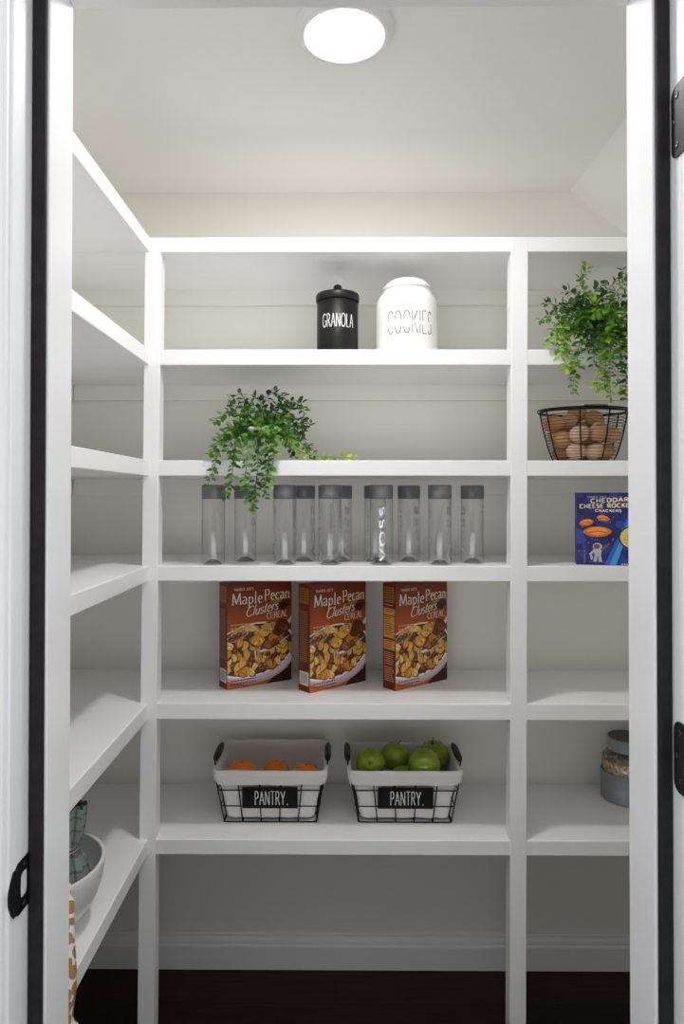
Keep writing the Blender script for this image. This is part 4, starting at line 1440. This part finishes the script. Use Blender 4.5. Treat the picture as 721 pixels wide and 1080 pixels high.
NAP = vcol_mat('napkin_cloth', .9, .1)
nb = MB()
nap = thing('cloth_napkin', (-.553, 1.395, Z6), 'rolled grey-green checked napkin with striped band in bowl', 'napkin')
zb_, zt_ = .013, Z(852.5, 1.38, 84)-Z6
zband = Z(900, 1.375, 84)-Z6
N = 72; rows = 40
vs = []; cols = []
for i in range(rows):
    t = i/(rows-1); z = zb_+(zt_-zb_)*t
    if z < zband: base = .021+.030*math.sin(min(1, (zband-z)/.07)*PI/2)*min(1, .35+(z-zb_)/.06)
    else:
        u_ = (z-zband)/(zt_-zband); base = .021+.012*math.sin(min(1, u_*1.5)*PI/2)
    for k in range(N):
        a = 2*PI*k/N
        fold = .10*math.sin(9*a+.6*math.sin(2*a))+.05*math.sin(17*a+1)
        r_ = base*(1+fold*(1 if z > zband else .8)*min(1, abs(z-zband)/.012))
        vs.append((r_*math.cos(a)+.012*(t-.5), r_*math.sin(a), z+.004*math.sin(5*a)*t))
for i in range(rows-1):
    for k in range(N):
        z = zb_+(zt_-zb_)*i/(rows-1)
        chk = (i % 5 == 0) + (k % 9 == 0)
        c = [(150, 160, 157), (122, 131, 129), (98, 107, 107)][min(2, chk)]
        nb.add([vs[i*N+k], vs[i*N+(k+1) % N], vs[(i+1)*N+(k+1) % N], vs[(i+1)*N+k]], [(0, 1, 2, 3)], rgb(*c), True)
# gathered top of the roll: spiral layers
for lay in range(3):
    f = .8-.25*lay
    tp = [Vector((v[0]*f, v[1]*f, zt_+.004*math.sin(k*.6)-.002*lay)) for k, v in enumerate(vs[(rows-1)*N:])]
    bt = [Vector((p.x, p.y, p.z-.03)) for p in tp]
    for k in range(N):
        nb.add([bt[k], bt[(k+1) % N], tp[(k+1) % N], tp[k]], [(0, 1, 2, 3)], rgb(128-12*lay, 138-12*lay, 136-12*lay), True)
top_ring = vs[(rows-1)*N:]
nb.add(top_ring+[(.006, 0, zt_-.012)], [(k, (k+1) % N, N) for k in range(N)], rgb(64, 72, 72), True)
nb.build('cloth', NAP, nap, auto=True)
bd = MB()
for i, c in enumerate(((216, 206, 204), (150, 84, 80), (222, 214, 212), (84, 92, 96), (214, 206, 204))):
    zz = zband-.008+.0036*i
    bd.tube([(.0225*math.cos(2*PI*j/36), .0225*math.sin(2*PI*j/36), zz+.0012*math.sin(2*PI*j/36)) for j in range(36)], .0024, 7, True, rgb(*c))
bd.build('striped_band', NAP, nap)['label'] = 'white and red striped band'

# tea towel over the bowl's rim, falling past the shelf front
tw = MB()
def edge_pt(s_, w):
    """s_ along the hang, w across (0 = far edge)"""
    rim_far = Vector((BWC.x+.097*1.0, BWC.y-.097, Z6+BWH))
    h_ = XL_SH+.006
    keys = [((-.545, 1.300, Z6+.085), (-.600, 1.262, Z6+.085)), ((-.515, 1.278, Z6+.122), (-.575, 1.230, Z6+.122)),
            ((-.494, 1.262, Z6+.1345), (-.560, 1.208, Z6+.1345)), ((-.482, 1.238, Z6+.125), (-.545, 1.190, Z6+.125)),
            ((-.4725, 1.211, Z6+.075), (-.500, 1.120, Z6+.070)), ((h_+.002, 1.185, Z6+.010), (h_+.002, 1.060, Z6+.008)),
            ((h_, 1.177, Z6-.032), (h_, 1.055, Z6-.032)), ((h_+.001, 1.175, Z6-.048), (h_, 1.05, Z6-.050)),
            ((h_+.009, 1.175, Z6-.058), (h_+.007, 1.05, Z6-.060)), ((h_+.005, 1.174, Z6-.064), (h_+.001, 1.05, Z6-.066)), ((h_-.002, 1.173, Z6-.058), (h_-.004, 1.05, Z6-.060))]
    return keys
keys = edge_pt(0, 0)
ea = catmull([k[0] for k in keys], 8); ebb = catmull([k[1] for k in keys], 8)
nw = 12
rowsT = len(ea)
vs = []
for i in range(rowsT):
    for j in range(nw+1):
        f = j/nw
        p = Vector(ea[i]).lerp(Vector(ebb[i]), f)
        wv = .006*math.sin(f*9+1.2)*min(1, i/30)
        vs.append(p+Vector((wv if i > 24 else 0, 0, 0 if i > 20 else .001)))
fs = [(i*(nw+1)+j, i*(nw+1)+j+1, (i+1)*(nw+1)+j+1, (i+1)*(nw+1)+j) for i in range(rowsT-1) for j in range(nw)]
TOWEL = bpy.data.materials.new('patterned_towel'); TOWEL.use_nodes = True
nt = TOWEL.node_tree; bs = nt.nodes['Principled BSDF']; bs.inputs['Roughness'].default_value = .9; bs.inputs['Specular IOR Level'].default_value = .1
tc = nt.nodes.new('ShaderNodeTexCoord')
mp = nt.nodes.new('ShaderNodeMapping'); mp.inputs['Scale'].default_value = (46, 46, 46)
vo = nt.nodes.new('ShaderNodeTexVoronoi'); vo.inputs['Scale'].default_value = 1.0; vo.inputs['Randomness'].default_value = .25
rp = nt.nodes.new('ShaderNodeValToRGB'); rp.color_ramp.interpolation = 'CONSTANT'
rp.color_ramp.elements[0].color = rgb(178, 130, 92); rp.color_ramp.elements[1].position = .5; rp.color_ramp.elements[1].color = rgb(232, 226, 214)
nt.links.new(tc.outputs['Object'], mp.inputs['Vector']); nt.links.new(mp.outputs[0], vo.inputs['Vector'])
nt.links.new(vo.outputs['Distance'], rp.inputs['Fac']); nt.links.new(rp.outputs['Color'], bs.inputs['Base Color'])
tw.add(vs, fs, None, True)
to = tw.build('tea_towel', TOWEL)
sm = to.modifiers.new('thickness', 'SOLIDIFY'); sm.thickness = .0035; sm.offset = 1
tag(to, 'orange and white patterned towel draped from the bowl over the shelf edge', 'towel')

# ------------------------------------------------------------------ light and view
w = bpy.data.worlds.new('room_light'); S.world = w
w.use_nodes = True
# the bright ceiling of the room outside; bands below it shaped to light the shelves
nt = w.node_tree
tc = nt.nodes.new('ShaderNodeTexCoord')
sx = nt.nodes.new('ShaderNodeSeparateXYZ')
rp = nt.nodes.new('ShaderNodeValToRGB')
mr = nt.nodes.new('ShaderNodeMapRange')
mr.inputs['From Min'].default_value = -1
nt.links.new(tc.outputs['Generated'], sx.inputs[0])
nt.links.new(sx.outputs['Z'], mr.inputs['Value'])
nt.links.new(mr.outputs[0], rp.inputs['Fac'])
e = rp.color_ramp.elements
e[0].position = .74; e[0].color = (.03, .03, .03, 1)
e[1].position = .95; e[1].color = (.56, .58, .6, 1)
for p_, c_ in ((0, .05), (.26, .10), (.34, .6), (.50, .6), (.55, .05)):      # added band of light that brightens the middle and upper shelf bays
    k_ = e.new(p_); k_.color = (c_*.96, c_*.98, c_, 1)
nt.links.new(rp.outputs['Color'], nt.nodes['Background'].inputs['Color'])
nt.nodes['Background'].inputs['Strength'].default_value = 4.0
S.view_settings.view_transform = 'Standard'
S.view_settings.look = 'None'
S.view_settings.exposure = 0
S.view_settings.gamma = 1
S.view_settings.use_curve_mapping = False
S.cycles.max_bounces = 14
S.cycles.diffuse_bounces = 8
S.cycles.transparent_max_bounces = 24
S.cycles.use_denoising = True
